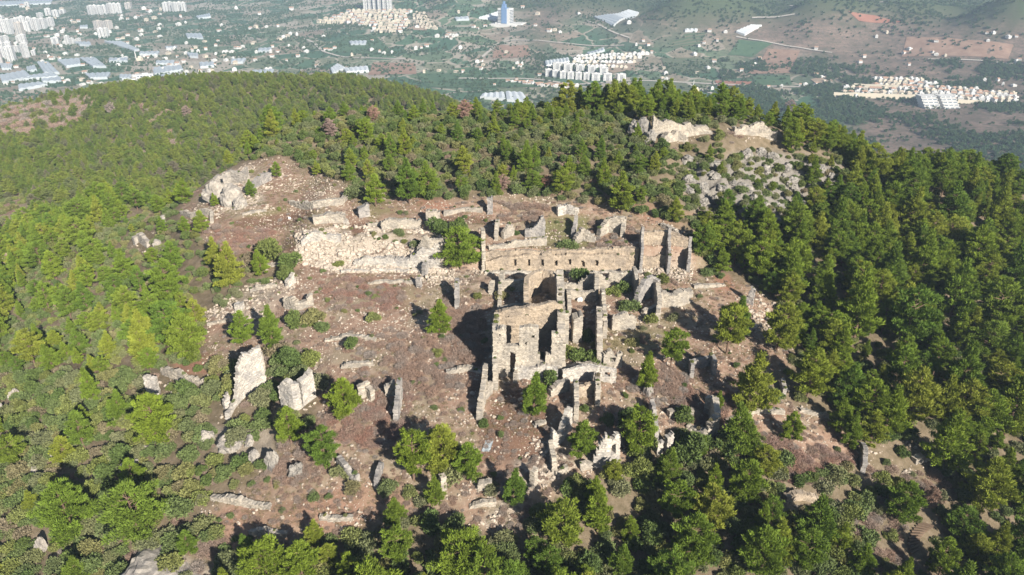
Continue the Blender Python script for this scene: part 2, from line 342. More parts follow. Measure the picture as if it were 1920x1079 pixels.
def terrain_material():
    t = NT('hill_ground', .95, .1); p = t.pos(); A = lambda n: t.attr(n).outputs['Fac']
    n_big = t.noise(.09, p, 5); n_mid = t.noise(.55, p, 6, .7); n_fine = t.noise(3.2, p, 5, .75); n_peb = t.noise(7.5, p, 3, .8)
    forest = t.ramp(n_mid, [(.3, (.13, .105, .065)), (.5, (.19, .15, .10)), (.7, (.26, .205, .15))])
    bare = t.ramp(n_mid, [(.28, (.195, .118, .082)), (.45, (.275, .18, .13)), (.58, (.34, .24, .18)), (.72, (.41, .32, .25))])
    bare = t.mix(t.math('MULTIPLY', t.ramp(n_big, [(.47, (0, 0, 0)), (.6, (1, 1, 1))]), .55), bare, (.27, .245, .17))
    c = t.mix(A('clear'), forest, bare)
    c = t.mix(A('grass'), c, t.ramp(n_fine, [(.3, (.12, .125, .05)), (.7, (.26, .23, .12))]))
    c = t.mix(A('red'), c, t.ramp(n_fine, [(.3, (.25, .13, .085)), (.7, (.35, .205, .145))]))
    c = t.mix(A('pale'), c, t.ramp(n_fine, [(.28, (.22, .18, .145)), (.5, (.37, .315, .255)), (.75, (.50, .445, .375))]))
    c = t.mix(A('rocky'), c, t.ramp(n_fine, [(.28, (.11, .10, .09)), (.5, (.22, .205, .185)), (.75, (.34, .315, .29))]))
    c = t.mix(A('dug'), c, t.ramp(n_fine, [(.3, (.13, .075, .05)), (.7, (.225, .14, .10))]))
    peb = t.ramp(n_peb, [(.60, (0, 0, 0)), (.68, (1, 1, 1))])
    c = t.mix(t.math('MULTIPLY', t.math('MULTIPLY', peb, A('clear')), .5), c, (.44, .38, .315))
    # far country
    vo = t.new('ShaderNodeTexVoronoi', feature='F1'); vo.inputs['Scale'].default_value = .017
    wv = t.new('ShaderNodeVectorMath', operation='MULTIPLY'); t.l.new(p, wv.inputs[0]); wv.inputs[1].default_value = (1, .8, 0)
    wn_ = t.new('ShaderNodeTexNoise'); wn_.inputs['Scale'].default_value = .012; t.l.new(p, wn_.inputs['Vector'])
    wa = t.new('ShaderNodeVectorMath', operation='MULTIPLY_ADD'); t.l.new(wn_.outputs['Color'], wa.inputs[0]); wa.inputs[1].default_value = (50, 50, 0); t.l.new(wv.outputs[0], wa.inputs[2])
    t.l.new(wa.outputs[0], vo.inputs['Vector'])
    sep = t.new('ShaderNodeSeparateColor'); t.l.new(vo.outputs['Color'], sep.inputs[0])
    nf = t.noise(.02, p, 6, .7); nff = t.noise(.15, p, 5, .7)
    field = t.ramp(sep.outputs[0], [(0, (.060, .125, .075)), (.3, (.09, .165, .09)), (.48, (.14, .185, .11)), (.6, (.22, .22, .15)), (.72, (.30, .235, .185)), (.86, (.44, .39, .33)), (1, (.11, .17, .09))])
    field = t.mix(t.ramp(nff, [(.45, (0, 0, 0)), (.62, (.6, .6, .6))]), field, (.035, .065, .03))
    ve = t.new('ShaderNodeTexVoronoi', feature='DISTANCE_TO_EDGE'); ve.inputs['Scale'].default_value = .017; t.l.new(wa.outputs[0], ve.inputs['Vector'])
    edge = t.ramp(ve.outputs['Distance'], [(.02, (1, 1, 1)), (.06, (0, 0, 0))])
    field = t.mix(t.math('MULTIPLY', edge, t.ramp(nf, [(.45, (0, 0, 0)), (.5, (1, 1, 1))])), field, (.36, .32, .26))
    sp = t.new('ShaderNodeSeparateXYZ'); t.l.new(p, sp.inputs[0])
    ter = t.math('SINE', t.math('ADD', t.math('MULTIPLY', sp.outputs['Z'], 1.1), t.math('MULTIPLY', nf, 14.0)))
    scrub = t.ramp(nf, [(.3, (.075, .08, .05)), (.42, (.15, .115, .09)), (.56, (.215, .155, .125)), (.72, (.28, .20, .16))])
    scrub = t.mix(t.ramp(nff, [(.5, (0, 0, 0)), (.62, (.8, .8, .8))]), scrub, (.06, .07, .042))
    scrub = t.mix(t.math('MULTIPLY', t.ramp(ter, [(.45, (0, 0, 0)), (.7, (1, 1, 1))]), .45), scrub, (.115, .09, .07))
    wood = t.ramp(nff, [(.3, (.045, .065, .032)), (.6, (.075, .10, .045)), (.8, (.16, .13, .09))])
    f = t.mix(A('scrubland'), field, scrub); f = t.mix(A('woodland'), f, wood)
    c = t.mix(A('far'), c, f)
    t.col(c); t.bump(t.math('ADD', n_fine, t.math('MULTIPLY', n_peb, .5)), .7, .25)
    return t.m
M['ground'] = terrain_material()
tm = mesh_np('terrain', np.stack([X, Y, Z], -1).reshape(-1, 3), quads, M['ground'], shade=True)
PXf, PYf, _ = project(X, Y, Z)
fb = fbm(X/180, Y/180, 41, 4)*60
m_scrubland = np.clip(smooth(-40, 60, poly_sd(PXf, PYf, [(880, -200), (960, 40), (1010, 120), (1090, 60), (1220, 75), (1330, 80), (1420, 130), (1540, 150), (1600, 220), (1500, 400), (2600, 420), (2600, -200)])+fb*.8), 0, 1)
m_woodland = np.clip(smooth(-20, 30, poly_sd(PXf, PYf, [(870, -300), (930, 20), (1160, 28), (1300, 50), (1420, 40), (1640, 30), (1740, 45), (2600, 60), (2600, -300)])+fb*.35), 0, 1)
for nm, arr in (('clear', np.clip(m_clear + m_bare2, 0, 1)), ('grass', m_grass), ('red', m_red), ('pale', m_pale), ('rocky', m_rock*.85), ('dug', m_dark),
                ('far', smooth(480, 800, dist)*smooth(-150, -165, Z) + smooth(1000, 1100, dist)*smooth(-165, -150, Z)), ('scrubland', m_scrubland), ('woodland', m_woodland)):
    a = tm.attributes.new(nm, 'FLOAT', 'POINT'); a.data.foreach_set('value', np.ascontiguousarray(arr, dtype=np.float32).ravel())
tag(add('terrain', tm), 'wooded hill above a wide valley of fields', kind='structure')
# ------------------------------------------------------------------ plant meshes
def blades(C, D, L, Wd, rng):
    """one thin triangle per row: base at C, along D (unit), length L, width Wd"""
    n = len(C); r = rng.normal(size=(n, 3)); s = np.cross(D, r); s /= np.linalg.norm(s, axis=1)[:, None]+1e-9
    a = C - s*Wd[:, None]*.5; b = C + s*Wd[:, None]*.5; c = C + D*L[:, None]
    V = np.stack([a, b, c], 1).reshape(-1, 3); return V, np.arange(3*n).reshape(-1, 3)
def unit(v): return v/(np.linalg.norm(v, axis=1)[:, None]+1e-9)
def stick(p, q, r0, r1, k=5):
    p = np.array(p, float); q = np.array(q, float); d = q-p; d /= np.linalg.norm(d)+1e-9
    a = np.cross(d, [0.3, .9, .2]); a /= np.linalg.norm(a); b = np.cross(d, a)
    th = np.arange(k)*2*math.pi/k
    ring = np.cos(th)[:, None]*a + np.sin(th)[:, None]*b
    V = np.r_[p+ring*r0, q+ring*r1]; F = [(i, (i+1) % k, k+(i+1) % k, k+i) for i in range(k)]
    return V, F
def join(parts):
    V = []; F = []; o = 0
    for v, f in parts:
        V.append(v); F += [tuple(int(i)+o for i in q) for q in f]; o += len(v)
    return np.concatenate(V), F
def set_tint(me, t):
    a = me.attributes.new('tint', 'FLOAT', 'POINT'); a.data.foreach_set('value', np.asarray(t, np.float32))
def pine_meshes(seed, h, R, kind, dens=1.0):
    rng = np.random.default_rng(seed)
    lean = rng.normal(size=2)*.03*h
    def axis_at(z): f = z/h; return np.array([lean[0]*f*f, lean[1]*f*f, z])
    parts = []; zs = np.linspace(-.5, h*.93, 7)
    r0 = h*.022
    for k in range(6):
        parts.append(stick(axis_at(zs[k]), axis_at(zs[k+1]), r0*(1-k/6.6), r0*(1-(k+1)/6.6), 6))
    nb = {'cone': 54, 'broad': 56, 'open': 40}[kind]
    z_lo = {'cone': .07, 'broad': .10, 'open': .20}[kind]
    CC = []; CR = []
    for k in range(nb):
        f = (k+rng.random()*.8)/nb; hz = z_lo+(1-z_lo)*f**.9
        g = (hz-z_lo)/(1-z_lo)
        if kind == 'cone': prof = (1-g)**.95*(.6+.4*min(1, g*5))+.03
        elif kind == 'broad': prof = math.sqrt(max(0, 1-(max(g, .22)-.22)**2/.63))*(.65+.35*min(1, g*4))*(1-.25*g)+.04
        else: prof = math.sqrt(max(0, 1-(max(g, .32)-.32)**2/.48))*(.55+.45*min(1, g*3))*(1-.15*g)+.05
        a = k*2.39996+rng.normal()*.4; L = R*prof*rng.uniform(.55, 1.18)
        base = axis_at(h*hz*.88); tip = base+np.array([math.cos(a)*L, math.sin(a)*L, h*.03+L*rng.uniform(.15, .5)])
        if L > .25*R and hz < .9: parts.append(stick(base, base+(tip-base)*.85, r0*.32, r0*.12, 3))
        cr = R*rng.uniform(.16, .27)*(1 if g < .7 else .68)
        CC.append((tip, unit((tip-base)[None])[0])); CR.append(cr)
        if L > .5*R:
            CC.append((base+(tip-base)*.6+rng.normal(size=3)*.09*R, unit((tip-base)[None])[0])); CR.append(cr*.85)
    CC.append((axis_at(h*.96), np.array([0, 0, 1.]))); CR.append(R*.18)
    V = []; T = []
    for (c, ax), r in zip(CC, CR):
        n = int(64*dens*(r/(.22*R))**2); n = max(n, 16)
        u = unit(rng.normal(size=(n, 3))); u[:, 2] = np.where(u[:, 2] < -.3, -u[:, 2]*.6, u[:, 2]); u = unit(u)
        rad = r*rng.uniform(.45, 1.0, n)[:, None]
        q = u*rad*np.array([1, 1, .7]); q = q+ax*(q@ax)[:, None]*.45
        P = c + q
        ct = rng.normal()*.17
        for rep in range(3):
            D = unit(u*.6 + ax*.45 + np.array([0, 0, .6]) + rng.normal(size=(n, 3))*.42)
            v, _ = blades(P+rng.normal(size=(n, 3))*.08, D, rng.uniform(.35, .75, n)*.75, rng.uniform(.10, .20, n), rng)
            V.append(v); T.append(np.repeat(np.clip(rng.normal(.5, .10, n)+ct, 0, 1), 3))
    V = np.concatenate(V); T = np.concatenate(T)
    crown = mesh_np('pine_crown', V, np.arange(len(V)).reshape(-1, 3), M['pine']); set_tint(crown, T)
    tv, tf = join(parts); trunk = mesh_np('pine_trunk', tv, tf, M['bark'])
    both = mesh_np('pine_whole', np.r_[V, tv], [tuple(r) for r in np.arange(len(V)).reshape(-1, 3).tolist()]+[tuple(i+len(V) for i in q) for q in tf],
                   [M['pine'], M['bark']], mi=[0]*(len(V)//3)+[1]*len(tf)); set_tint(both, np.r_[T, np.full(len(tv), .5)])
    return crown, trunk, both
def leafy(name, seed, R, H, mat, n=2600, leaf=.26, blobs=9):
    rng = np.random.default_rng(seed); V = []; T = []
    for k in range(blobs):
        a = rng.uniform(0, 6.283); d = R*math.sqrt(rng.random())*.68; r = R*rng.uniform(.34, .55)
        hh = H*rng.uniform(.55, 1.0)*(1-.35*(d/R)**2); c = np.array([math.cos(a)*d, math.sin(a)*d, max(hh-r*.8, r*.25)])
        m = n//blobs; u = unit(rng.normal(size=(m, 3))); u[:, 2] = np.abs(u[:, 2])*np.where(rng.random(m) < .25, -1, 1)
        P = c+u*r*rng.uniform(.6, 1.05, m)[:, None]; P[:, 2] = np.maximum(P[:, 2], 0)
        D = unit(u*.7+rng.normal(size=(m, 3))*.6+np.array([0, 0, .3]))
        v, _ = blades(P, D, rng.uniform(.6, 1.3, m)*leaf, rng.uniform(.5, 1.0, m)*leaf, rng)
        V.append(v); T.append(np.repeat(np.clip(rng.normal(.5, .13, m)+rng.normal()*.14, 0, 1), 3))
    V = np.concatenate(V); me = mesh_np(name, V, np.arange(len(V)).reshape(-1, 3), mat); set_tint(me, np.concatenate(T)); return me
def twiggy(name, seed, R, H, mat, n=900, w=.05):
    rng = np.random.default_rng(seed)
    a = rng.uniform(0, 6.283, n); d = R*np.sqrt(rng.random(n))*.85
    P = np.stack([np.cos(a)*d, np.sin(a)*d, rng.uniform(0, .75, n)*H*(1-(d/R)**2*.6)], 1)
    D = unit(np.stack([np.cos(a)*.5, np.sin(a)*.5, np.full(n, .6)], 1)+rng.normal(size=(n, 3))*.55)
    V, F = blades(P, D, rng.uniform(.4, 1.1, n)*H*.5, rng.uniform(.7, 1.5, n)*w, rng)
    me = mesh_np(name, V, F, mat); set_tint(me, np.repeat(rng.random(n), 3)); return me
def rock_mesh(name, seed, mat, sub=2, squash=.7, rough=.35):
    import bmesh
    bm = bmesh.new(); bmesh.ops.create_icosphere(bm, subdivisions=sub, radius=1)
    rng = np.random.default_rng(seed); pl = unit(rng.normal(size=(9, 3))); off = rng.uniform(.55, .95, 9)
    ph = rng.uniform(0, 50, 3)
    for v in bm.verts:
        p = np.array(v.co); p0 = p.copy()
        for q, o in zip(pl, off):
            e = p@q-o
            if e > 0: p = p-q*e
        p = p*(1+rng.normal()*rough*.05+rough*.5*float(fbm(np.array([p0[0]*1.6+ph[0]+p0[2]]), np.array([p0[1]*1.6+ph[1]-p0[2]*.7]), seed, 4)[0])); p[2] *= squash
        v.co = p
    me = bpy.data.meshes.new(name); bm.to_mesh(me); bm.free(); me.materials.append(mat)
    return me
PINES = []
spec = [('cone', 10, 2.5), ('cone', 10, 2.8), ('cone', 10, 3.0), ('broad', 10, 2.9), ('open', 10, 2.7), ('cone', 10, 2.2), ('broad', 10, 2.4), ('open', 10, 3.0), ('cone', 10, 3.2), ('broad', 10, 3.8)]
for k, (kd, h, R) in enumerate(spec): PINES.append(pine_meshes(100+k, h, R, kd))
BUSH = [leafy('maquis_bush', 200+k, 1.6, [1.5, 1.9, 1.3, 2.2, 1.7, 1.1][k], M['maquis'], 1900, .27, 8+k % 3) for k in range(6)]
LAUREL = [leafy('laurel_bush', 230+k, 1.6, [2.3, 1.9, 2.7][k], M['laurel'], 2300, .30, 9) for k in range(3)]
TWIG = [twiggy('bare_bush', 260+k, 1.5, 1.2, M['twig']) for k in range(3)]
RUST = [twiggy('rust_bush', 270+k, 1.5, .9, M['rust']) for k in range(3)]
TUFT = [twiggy('grass_tuft', 280+k, .6, .5, M['straw'], 60, .05) for k in range(3)]
ORCH = [leafy('orchard_tree', 290+k, 2.2, 3.6, M['orchard'], 150, 1.1, 5) for k in range(3)]
M['rubblestone'] = plain('rubble_stone', (.43, .365, .30), .95, .1, .3, 1.5)
RUB = [rock_mesh('rubble_rock', 300+k, M['rubblestone'], 1, .7, .5) for k in range(5)]

def protos(cname, meshes):
    c = bpy.data.collections.new(cname)
    for k, me in enumerate(meshes):
        c.objects.link(bpy.data.objects.new('%s_%02d' % (cname, k), me))
    return c
def scatter(name, label, cat, coll, nvar, P, sc, rot=None, idx=None):
    n = len(P); me = bpy.data.meshes.new(name); me.vertices.add(n); me.vertices.foreach_set('co', np.asarray(P, np.float32).ravel())
    sc = np.asarray(sc, np.float32)
    if sc.ndim == 1: sc = np.stack([sc]*3, 1)
    if rot is None: rot = np.stack([np.zeros(n), np.zeros(n), RNG.uniform(0, 6.283, n)], 1)
    if idx is None: idx = RNG.integers(0, nvar, n)
    for nm, ty, arr, key in (('sc', 'FLOAT_VECTOR', sc, 'vector'), ('rot', 'FLOAT_VECTOR', rot, 'vector'), ('vi', 'INT', idx, 'value')):
        a = me.attributes.new(nm, ty, 'POINT'); a.data.foreach_set(key, np.asarray(arr, np.int32 if ty == 'INT' else np.float32).ravel())
    o = add(name, me); tag(o, label, cat, kind='stuff')
    g = bpy.data.node_groups.new('scatter_'+name, 'GeometryNodeTree')
    g.interface.new_socket('Geometry', in_out='INPUT', socket_type='NodeSocketGeometry'); g.interface.new_socket('Geometry', in_out='OUTPUT', socket_type='NodeSocketGeometry')
    N = g.nodes; Lk = g.links
    gi = N.new('NodeGroupInput'); go = N.new('NodeGroupOutput'); ip = N.new('GeometryNodeInstanceOnPoints'); ci = N.new('GeometryNodeCollectionInfo')
    ci.inputs['Collection'].default_value = coll; ci.inputs['Separate Children'].default_value = True; ci.inputs['Reset Children'].default_value = True
    def na(nm, ty):
        q = N.new('GeometryNodeInputNamedAttribute'); q.data_type = ty; q.inputs['Name'].default_value = nm; return q.outputs['Attribute']
    er = N.new('FunctionNodeEulerToRotation'); Lk.new(na('rot', 'FLOAT_VECTOR'), er.inputs[0])
    Lk.new(gi.outputs[0], ip.inputs['Points']); Lk.new(ci.outputs[0], ip.inputs['Instance']); ip.inputs['Pick Instance'].default_value = True
    Lk.new(na('vi', 'INT'), ip.inputs['Instance Index']); Lk.new(er.outputs[0], ip.inputs['Rotation']); Lk.new(na('sc', 'FLOAT_VECTOR'), ip.inputs['Scale'])
    Lk.new(ip.outputs[0], go.inputs[0])
    o.modifiers.new('scatter', 'NODES').node_group = g
    return o
def recolour(me, mat):
    c = me.copy(); c.materials[0] = mat; return c
C_RIDGE = protos('ridge_pine_kinds', [recolour(p[2], M['ridgepine']) for p in PINES])  # same pines, needles in the haze-tinted colour
C_PINE = protos('pine_kinds', [p[2] for p in PINES]); C_BUSH = protos('bush_kinds', BUSH); C_TWIG = protos('twig_kinds', TWIG+RUST)
C_TUFT = protos('tuft_kinds', TUFT); C_ORCH = protos('orchard_kinds', ORCH); C_RUB = protos('rubble_kinds', RUB); C_LAUR = protos('laurel_kinds', LAUREL)
# ------------------------------------------------------------------ ruins
def wall_mesh(path, H, thick, mat, seed=0, cell=(.36, .31), rag=.5, holes=(), closed=False, sink=.6, batter=.05, jit=.06, toplim=None):
    """an upright masonry wall along a ground path: courses of cells, a broken top, openings; H = heights above ground along the path"""
    path = np.array(path, float)[:, :2]
    if closed: path = np.r_[path, path[:1]]
    seg = np.hypot(*np.diff(path, axis=0).T); s = np.r_[0, np.cumsum(seg)]; L = s[-1]
    if np.isscalar(H): H = [H]*len(path)
    hs = np.linspace(0, L, len(H))
    nu = max(2, int(round(L/cell[0]))); u = np.linspace(0, L, nu+1)
    px_ = np.interp(u, s, path[:, 0]); py_ = np.interp(u, s, path[:, 1])
    tx = np.gradient(px_); ty = np.gradient(py_); tl = np.hypot(tx, ty)+1e-9; nxv = ty/tl; nyv = -tx/tl
    g = np.minimum(ground(px_+nxv*thick/2, py_+nyv*thick/2), ground(px_-nxv*thick/2, py_-nyv*thick/2))
    gc = ground(px_, py_)
    z0 = g.min()-sink
    rng = np.random.default_rng(seed)
    uc = (u[1:]+u[:-1])/2
    hh = np.interp(uc, hs, H) + (gc[1:]+gc[:-1])/2
    tops = hh + rag*1.2*(vnoise(uc/2.1, uc*0+seed*3.7, seed)-.5)*2 + rag*.45*(vnoise(uc/.6, uc*0+seed, seed+5)-.5)*2
    if toplim is not None: tops = np.minimum(tops, toplim)
    nv = max(1, int(math.ceil((tops.max()-z0)/cell[1])))
    zc = z0+(np.arange(nv)+.5)*cell[1]
    occ = zc[None, :] < tops[:, None]
    gm = (gc[1:]+gc[:-1])/2
    for (uh, zb, w, hgt, arch) in holes:                             # along the wall, sill above ground, width, height, arched?
        du = np.abs(uc-uh)[:, None]; zz = zc[None, :]-np.interp(uh, uc, gm)-zb
        top = hgt - (w/2-np.sqrt(np.maximum((w/2)**2-du**2, 0)) if arch else 0)
        occ &= ~((du < w/2) & (zz > 0) & (zz < top))
    # lattice; the top course follows the broken edge
    te = np.r_[tops[0], (tops[1:]+tops[:-1])/2, tops[-1]]
    zj = z0+np.arange(nv+1)*cell[1]
    J = rng.normal(size=(nu+1, nv+1, 2, 3))*jit
    ids = -np.ones((nu+1, nv+1, 2), int); V = []; UV = []; F = []
    def vid(i, j, k):
        if ids[i, j, k] < 0:
            off = (thick/2 + batter*(1-j/nv)*thick)*(1 if k == 0 else -1)
            a = J[i, j, k]
            zz_ = te[i] if abs(zj[j]-te[i]) < cell[1]*.62 else zj[j]
            V.append((px_[i]+nxv[i]*off+a[0], py_[i]+nyv[i]*off+a[1], zz_+a[2]*.8)); UV.append((u[i]+k*.3, zj[j]))
            ids[i, j, k] = len(V)-1
        return ids[i, j, k]
    for i in range(nu):
        for j in range(nv):
            if not occ[i, j]: continue
            F.append((vid(i, j, 0), vid(i+1, j, 0), vid(i+1, j+1, 0), vid(i, j+1, 0)))
            F.append((vid(i+1, j, 1), vid(i, j, 1), vid(i, j+1, 1), vid(i+1, j+1, 1)))
            if j == nv-1 or not occ[i, j+1]: F.append((vid(i, j+1, 0), vid(i+1, j+1, 0), vid(i+1, j+1, 1), vid(i, j+1, 1)))
            if j > 0 and not occ[i, j-1]: F.append((vid(i, j, 1), vid(i+1, j, 1), vid(i+1, j, 0), vid(i, j, 0)))
            if i == 0 or not occ[i-1, j]: F.append((vid(i, j, 1), vid(i, j, 0), vid(i, j+1, 0), vid(i, j+1, 1)))
            if i == nu-1 or not occ[i+1, j]: F.append((vid(i+1, j, 0), vid(i+1, j, 1), vid(i+1, j+1, 1), vid(i+1, j+1, 0)))
    return mesh_np('masonry', V, F, mat, uv=UV)
LAND = []                                                             # landmarks: (px, py, phrase)
def B(*q): return [cast(a, b)[:2] for a, b in q]
_seed = [400]
def wall(name, label, path, H, thick=.9, mat='cream', parent=None, cat='ruined wall', land=None, world=False, **k):
    _seed[0] += 1
    pts = path if world else B(*path)
    me = wall_mesh(pts, H, thick, M[mat], seed=_seed[0], **k)
    o = add(name, me, parent)
    if parent is None: tag(o, label, cat, None, 'thing')
    elif label: o['label'] = label
    if land:
        p = np.mean(np.array(pts), 0); q = project(p[0], p[1], float(ground(p[0], p[1]))+1); LAND.append((float(q[0]), float(q[1]), land))
    return o

# --- the great hall on the middle of the site
hall = tag(empty('ruined_hall', (3, 124, ground(3, 124))), 'tallest roofless stone hall with broken front wall and tall openings', 'ruin')
LAND.append((985, 650, 'tall roofless hall'))
def hw(name, path, H, thick=1.1, mat='cream', **k):
    o = wall(name, None, path, H, thick, mat, parent=hall, world=True, **k); o.matrix_parent_inverse = hall.matrix_world.inverted(); return o
bpy.context.view_layer.update()
hw('front_wall', [(-3.6, 119), (9.6, 119)], [10.2, 10.8, 10.4, 10.6, 10.9, 10.7, 10.5, 9.2, 7.6], 1.2, rag=.25,
   holes=[(3.85, 6.6, 2.5, 9, False), (3.6, .2, 1.1, 5.2, True), (9.9, 4.8, 2.6, 12, False), (9.4, 3.0, 1.3, 5, False), (6.2, 7.2, .5, .6, False), (7.5, 8.6, .5, .6, False), (1.2, 8.9, .5, .5, False)])
hw('back_wall', [(-3.2, 128.6), (10.2, 128.9)], [8.4, 8.8, 9.1, 9.5, 9.9, 9.4], 1.1, 'tan', rag=.3, holes=[(2.2, 6.9, .5, .5, False), (6.2, 7.2, .5, .5, False)])
hw('side_wall', [(-3.3, 119.6), (-3.0, 128.2)], [10.0, 9.4, 8.6, 8.4], 1.0, rag=.25)
hw('side_wall', [(9.5, 119.6), (9.6, 124), (10.1, 133), (10.6, 143), (10.8, 150)], [6.6, 7.6, 9.2, 7.6, 8.4, 4.8, 6.4, 5.6, 6.4, 4.8], 1.5, rag=.8)
hw('buttress', [(-3.3, 118.5), (-3.1, 114.6)], [5.5, 4.4, 3.4], .9, rag=.2)
hw('buttress', [(1.0, 118.4), (.6, 116.6)], [3.2, 2.2], .7, rag=.2)
hw('plinth', [(.6, 117.9), (8.8, 117.9)], [3.4, 2.6, 3.2, 2.2], 1.1, 'white', rag=.3)
# back rooms of the hall: the hollow apse and its neighbours
ap = [(3.1, 130), (3.0, 143), (3.3, 146.5), (4.6, 149.0), (6.8, 150.2), (8.8, 149.6), (10.4, 147.5)]
hw('apse_wall', ap, [2.6, 4.2, 4.8, 5.2, 5.4, 5.6, 5.7, 5.4, 5.0], 1.0, 'tan', rag=.3)
hw('vault_remnant', [(3.0, 131.0), (4.6, 131.8), (9.8, 131.8)], [3.6, 4.8, 5.2], 1.0, 'tan', rag=.35)
hw('room_wall', [(-2.6, 150.2), (3.0, 150.0)], [2.6, 2.9, 3.4], .8, rag=.3)
hw('room_wall', [(-2.7, 150), (-2.9, 139), (-3.0, 129.6)], [2.4, 1.3, 1.0, 1.8, 3.0], .8, rag=.4)
hw('room_wall', [(-2.6, 141.6), (2.8, 141.8)], [1.3, 1.8, 1.6], .8, rag=.3)
# --- east wing of rooms beside the hall
wing = tag(empty('ruined_wing', (15, 136, ground(15, 136))), 'roofless wing of narrow rooms right of the tall hall', 'ruin')
LAND.append((1100, 590, 'wing of narrow rooms'))
bpy.context.view_layer.update()
def ww(name, path, H, thick=1.0, mat='cream', **k):
    o = wall(name, None, path, H, thick, mat, parent=wing, world=True, **k); o.matrix_parent_inverse = wing.matrix_world.inverted(); return o
ww('pier', [(12.4, 130.6), (14.3, 130.8)], [6.0, 6.4], 2.4, rag=.4)
ww('pier', [(11.0, 127.2), (11.3, 133.5)], [4.5, 6.2, 5.4], .8, rag=.5)
ww('room_wall', [(17.2, 121.5), (17.6, 127), (18.2, 134.5)], [3.2, 4.4, 5.6, 6.4, 5.6], 1.1, rag=.5)
ww('room_wall', [(19.3, 131), (19.9, 140), (20.4, 147)], [4.0, 4.6, 3.4, 4.2, 3.0], .8, rag=.6)
ww('room_wall', [(17.8, 121.4), (21.6, 122.2)], [3.6, 4.2, 2.4, 3.4], .9, rag=.4, holes=[(2.0, 1.3, 1.0, 1.0, False)])
ww('room_wall', [(11.4, 151), (22.4, 150.6)], [1.6, 1.6, 4.8, 2.6], .9, rag=.4)
ww('room_wall', [(11.2, 146.8), (19.0, 146.4)], [2.6, 2.2, 2.4, 2.6], .9, rag=.3)
ww('room_wall', [(19.0, 146.6), (19.2, 151)], [4.4, 5.0], .9, rag=.4)
ww('room_wall', [(12.4, 138.5), (12.6, 146)], [2.4, 3.6, 3.0], .8, rag=.4)
ww('room_wall', [(21.2, 134.8), (26.3, 135.3)], [3.4, 3.8, 3.2], .9, rag=.5)
# --- vaulted cistern row further right
cis = tag(empty('vaulted_chamber', (29, 140, ground(29, 140))), 'low vaulted chamber with a dark open arch right of the narrow rooms', 'ruin')
LAND.append((1215, 570, 'dark arched chamber')); bpy.context.view_layer.update()
def cw(name, path, H, thick=1.0, mat='cream', **k):
    o = wall(name, None, B(*path), H, thick, mat, parent=cis, world=True, **k); o.matrix_parent_inverse = cis.matrix_world.inverted(); return o
cw('room_wall', [(1140, 530), (1192, 534)], [2.8, 3.0, 3.4], .9)
cw('room_wall', [(1192, 553), (1186, 526)], [4.4, 3.8], .8, rag=.3)
cw('arch_wall', [(1192, 572), (1206, 560), (1222, 556), (1232, 562)], [2.6, 4.6, 5.4, 5.0], 1.0, 'grey', rag=.3)
cw('room_wall', [(1232, 604), (1234, 590), (1230, 562)], [2.8, 4.0, 4.6], .9, rag=.5)
cw('long_wall', [(1236, 572), (1262, 574), (1294, 564)], [3.4, 2.6, 3.4, 3.0], 1.6, 'cream', rag=.5, holes=[(7.6, .2, 1.3, 1.2, True)])
cw('room_wall', [(1204, 592), (1232, 585)], [1.6, 1.2, 2.0], .8, rag=.4)

# --- the terrace wall with the row of niches
nic = tag(empty('niche_wall', (10, WALL_Y, ground(10, WALL_Y-1))), 'long terrace wall with a row of seven small niches', 'ruined wall', None, 'thing')
LAND.append((1050, 490, 'long niche wall')); bpy.context.view_layer.update()
def nw(name, path, H, thick, mat, **k):
    o = wall(name, None, path, H, thick, mat, parent=nic, world=True, **k); o.matrix_parent_inverse = nic.matrix_world.inverted(); return o
xn = [float(at_y(p, 490, WALL_Y-.9)[0]) for p in (966, 991, 1017, 1042, 1068, 1093, 1119)]
xs0, xs1 = -6.6, 30.5
nw('backing', [(xs0, WALL_Y+.15), (xs1, WALL_Y+.15)], [5.1, 4.9, 5.2, 5.4, 5.3, 5.5, 5.6, 5.4], .9, 'tan', rag=.3, toplim=None)
nw('facing', [(xs0+.2, WALL_Y-.75), (xs1-3, WALL_Y-.75)], [3.2, 3.9, 4.6, 4.8, 4.9, 5.0, 5.0, 4.9, 4.2], .9, 'tan', cell=(.3, .3), rag=.35, jit=.04,
   holes=[(x-xs0-.2-.1, 1.9, .9, 1.7, True) for x in xn])
nw('bench', [(xs0, WALL_Y-1.7), (xs1+1, WALL_Y-1.7)], [.5, .6, .5, .6], .9, 'white', rag=.1, jit=.05)
nw('return_wall', [(xs0-.2, WALL_Y-1), (xs0-.7, 168)], [5.0, 4.6, 2.2], .9, 'cream', rag=.4)
nw('stair_flank', [(xs0+1, WALL_Y+1.2), (8.5, WALL_Y+3.4)], [1.2, 1.6, 2.0], .7, 'cream', rag=.4)
# bays at the right end of the niche wall
bay = tag(empty('buttressed_bays', (36, WALL_Y, ground(36, WALL_Y-2))), 'two tall bays between thin buttresses right of the niche wall', 'ruined wall', None, 'thing')
LAND.append((1235, 475, 'buttressed bays')); bpy.context.view_layer.update()
def bw(name, path, H, thick=.7, mat='tan', **k):
    o = wall(name, None, path, H, thick, mat, parent=bay, world=True, **k); o.matrix_parent_inverse = bay.matrix_world.inverted(); return o
bw('back_wall', [(31, WALL_Y+2.4), (37.5, WALL_Y+2.6), (42.5, WALL_Y+1.2)], [3.4, 3.5, 3.3, 2.6], .9, rag=.2, sink=5.5)
bw('buttress', [(31.4, WALL_Y+2.4), (31.0, WALL_Y-2.2)], [4.0, 7.2, 6.6], .6, 'grey', rag=.3, sink=5)
bw('buttress', [(37.8, WALL_Y+2.4), (37.6, WALL_Y-2.4)], [3.6, 6.6, 4.6], .7, 'grey', rag=.3, sink=5)
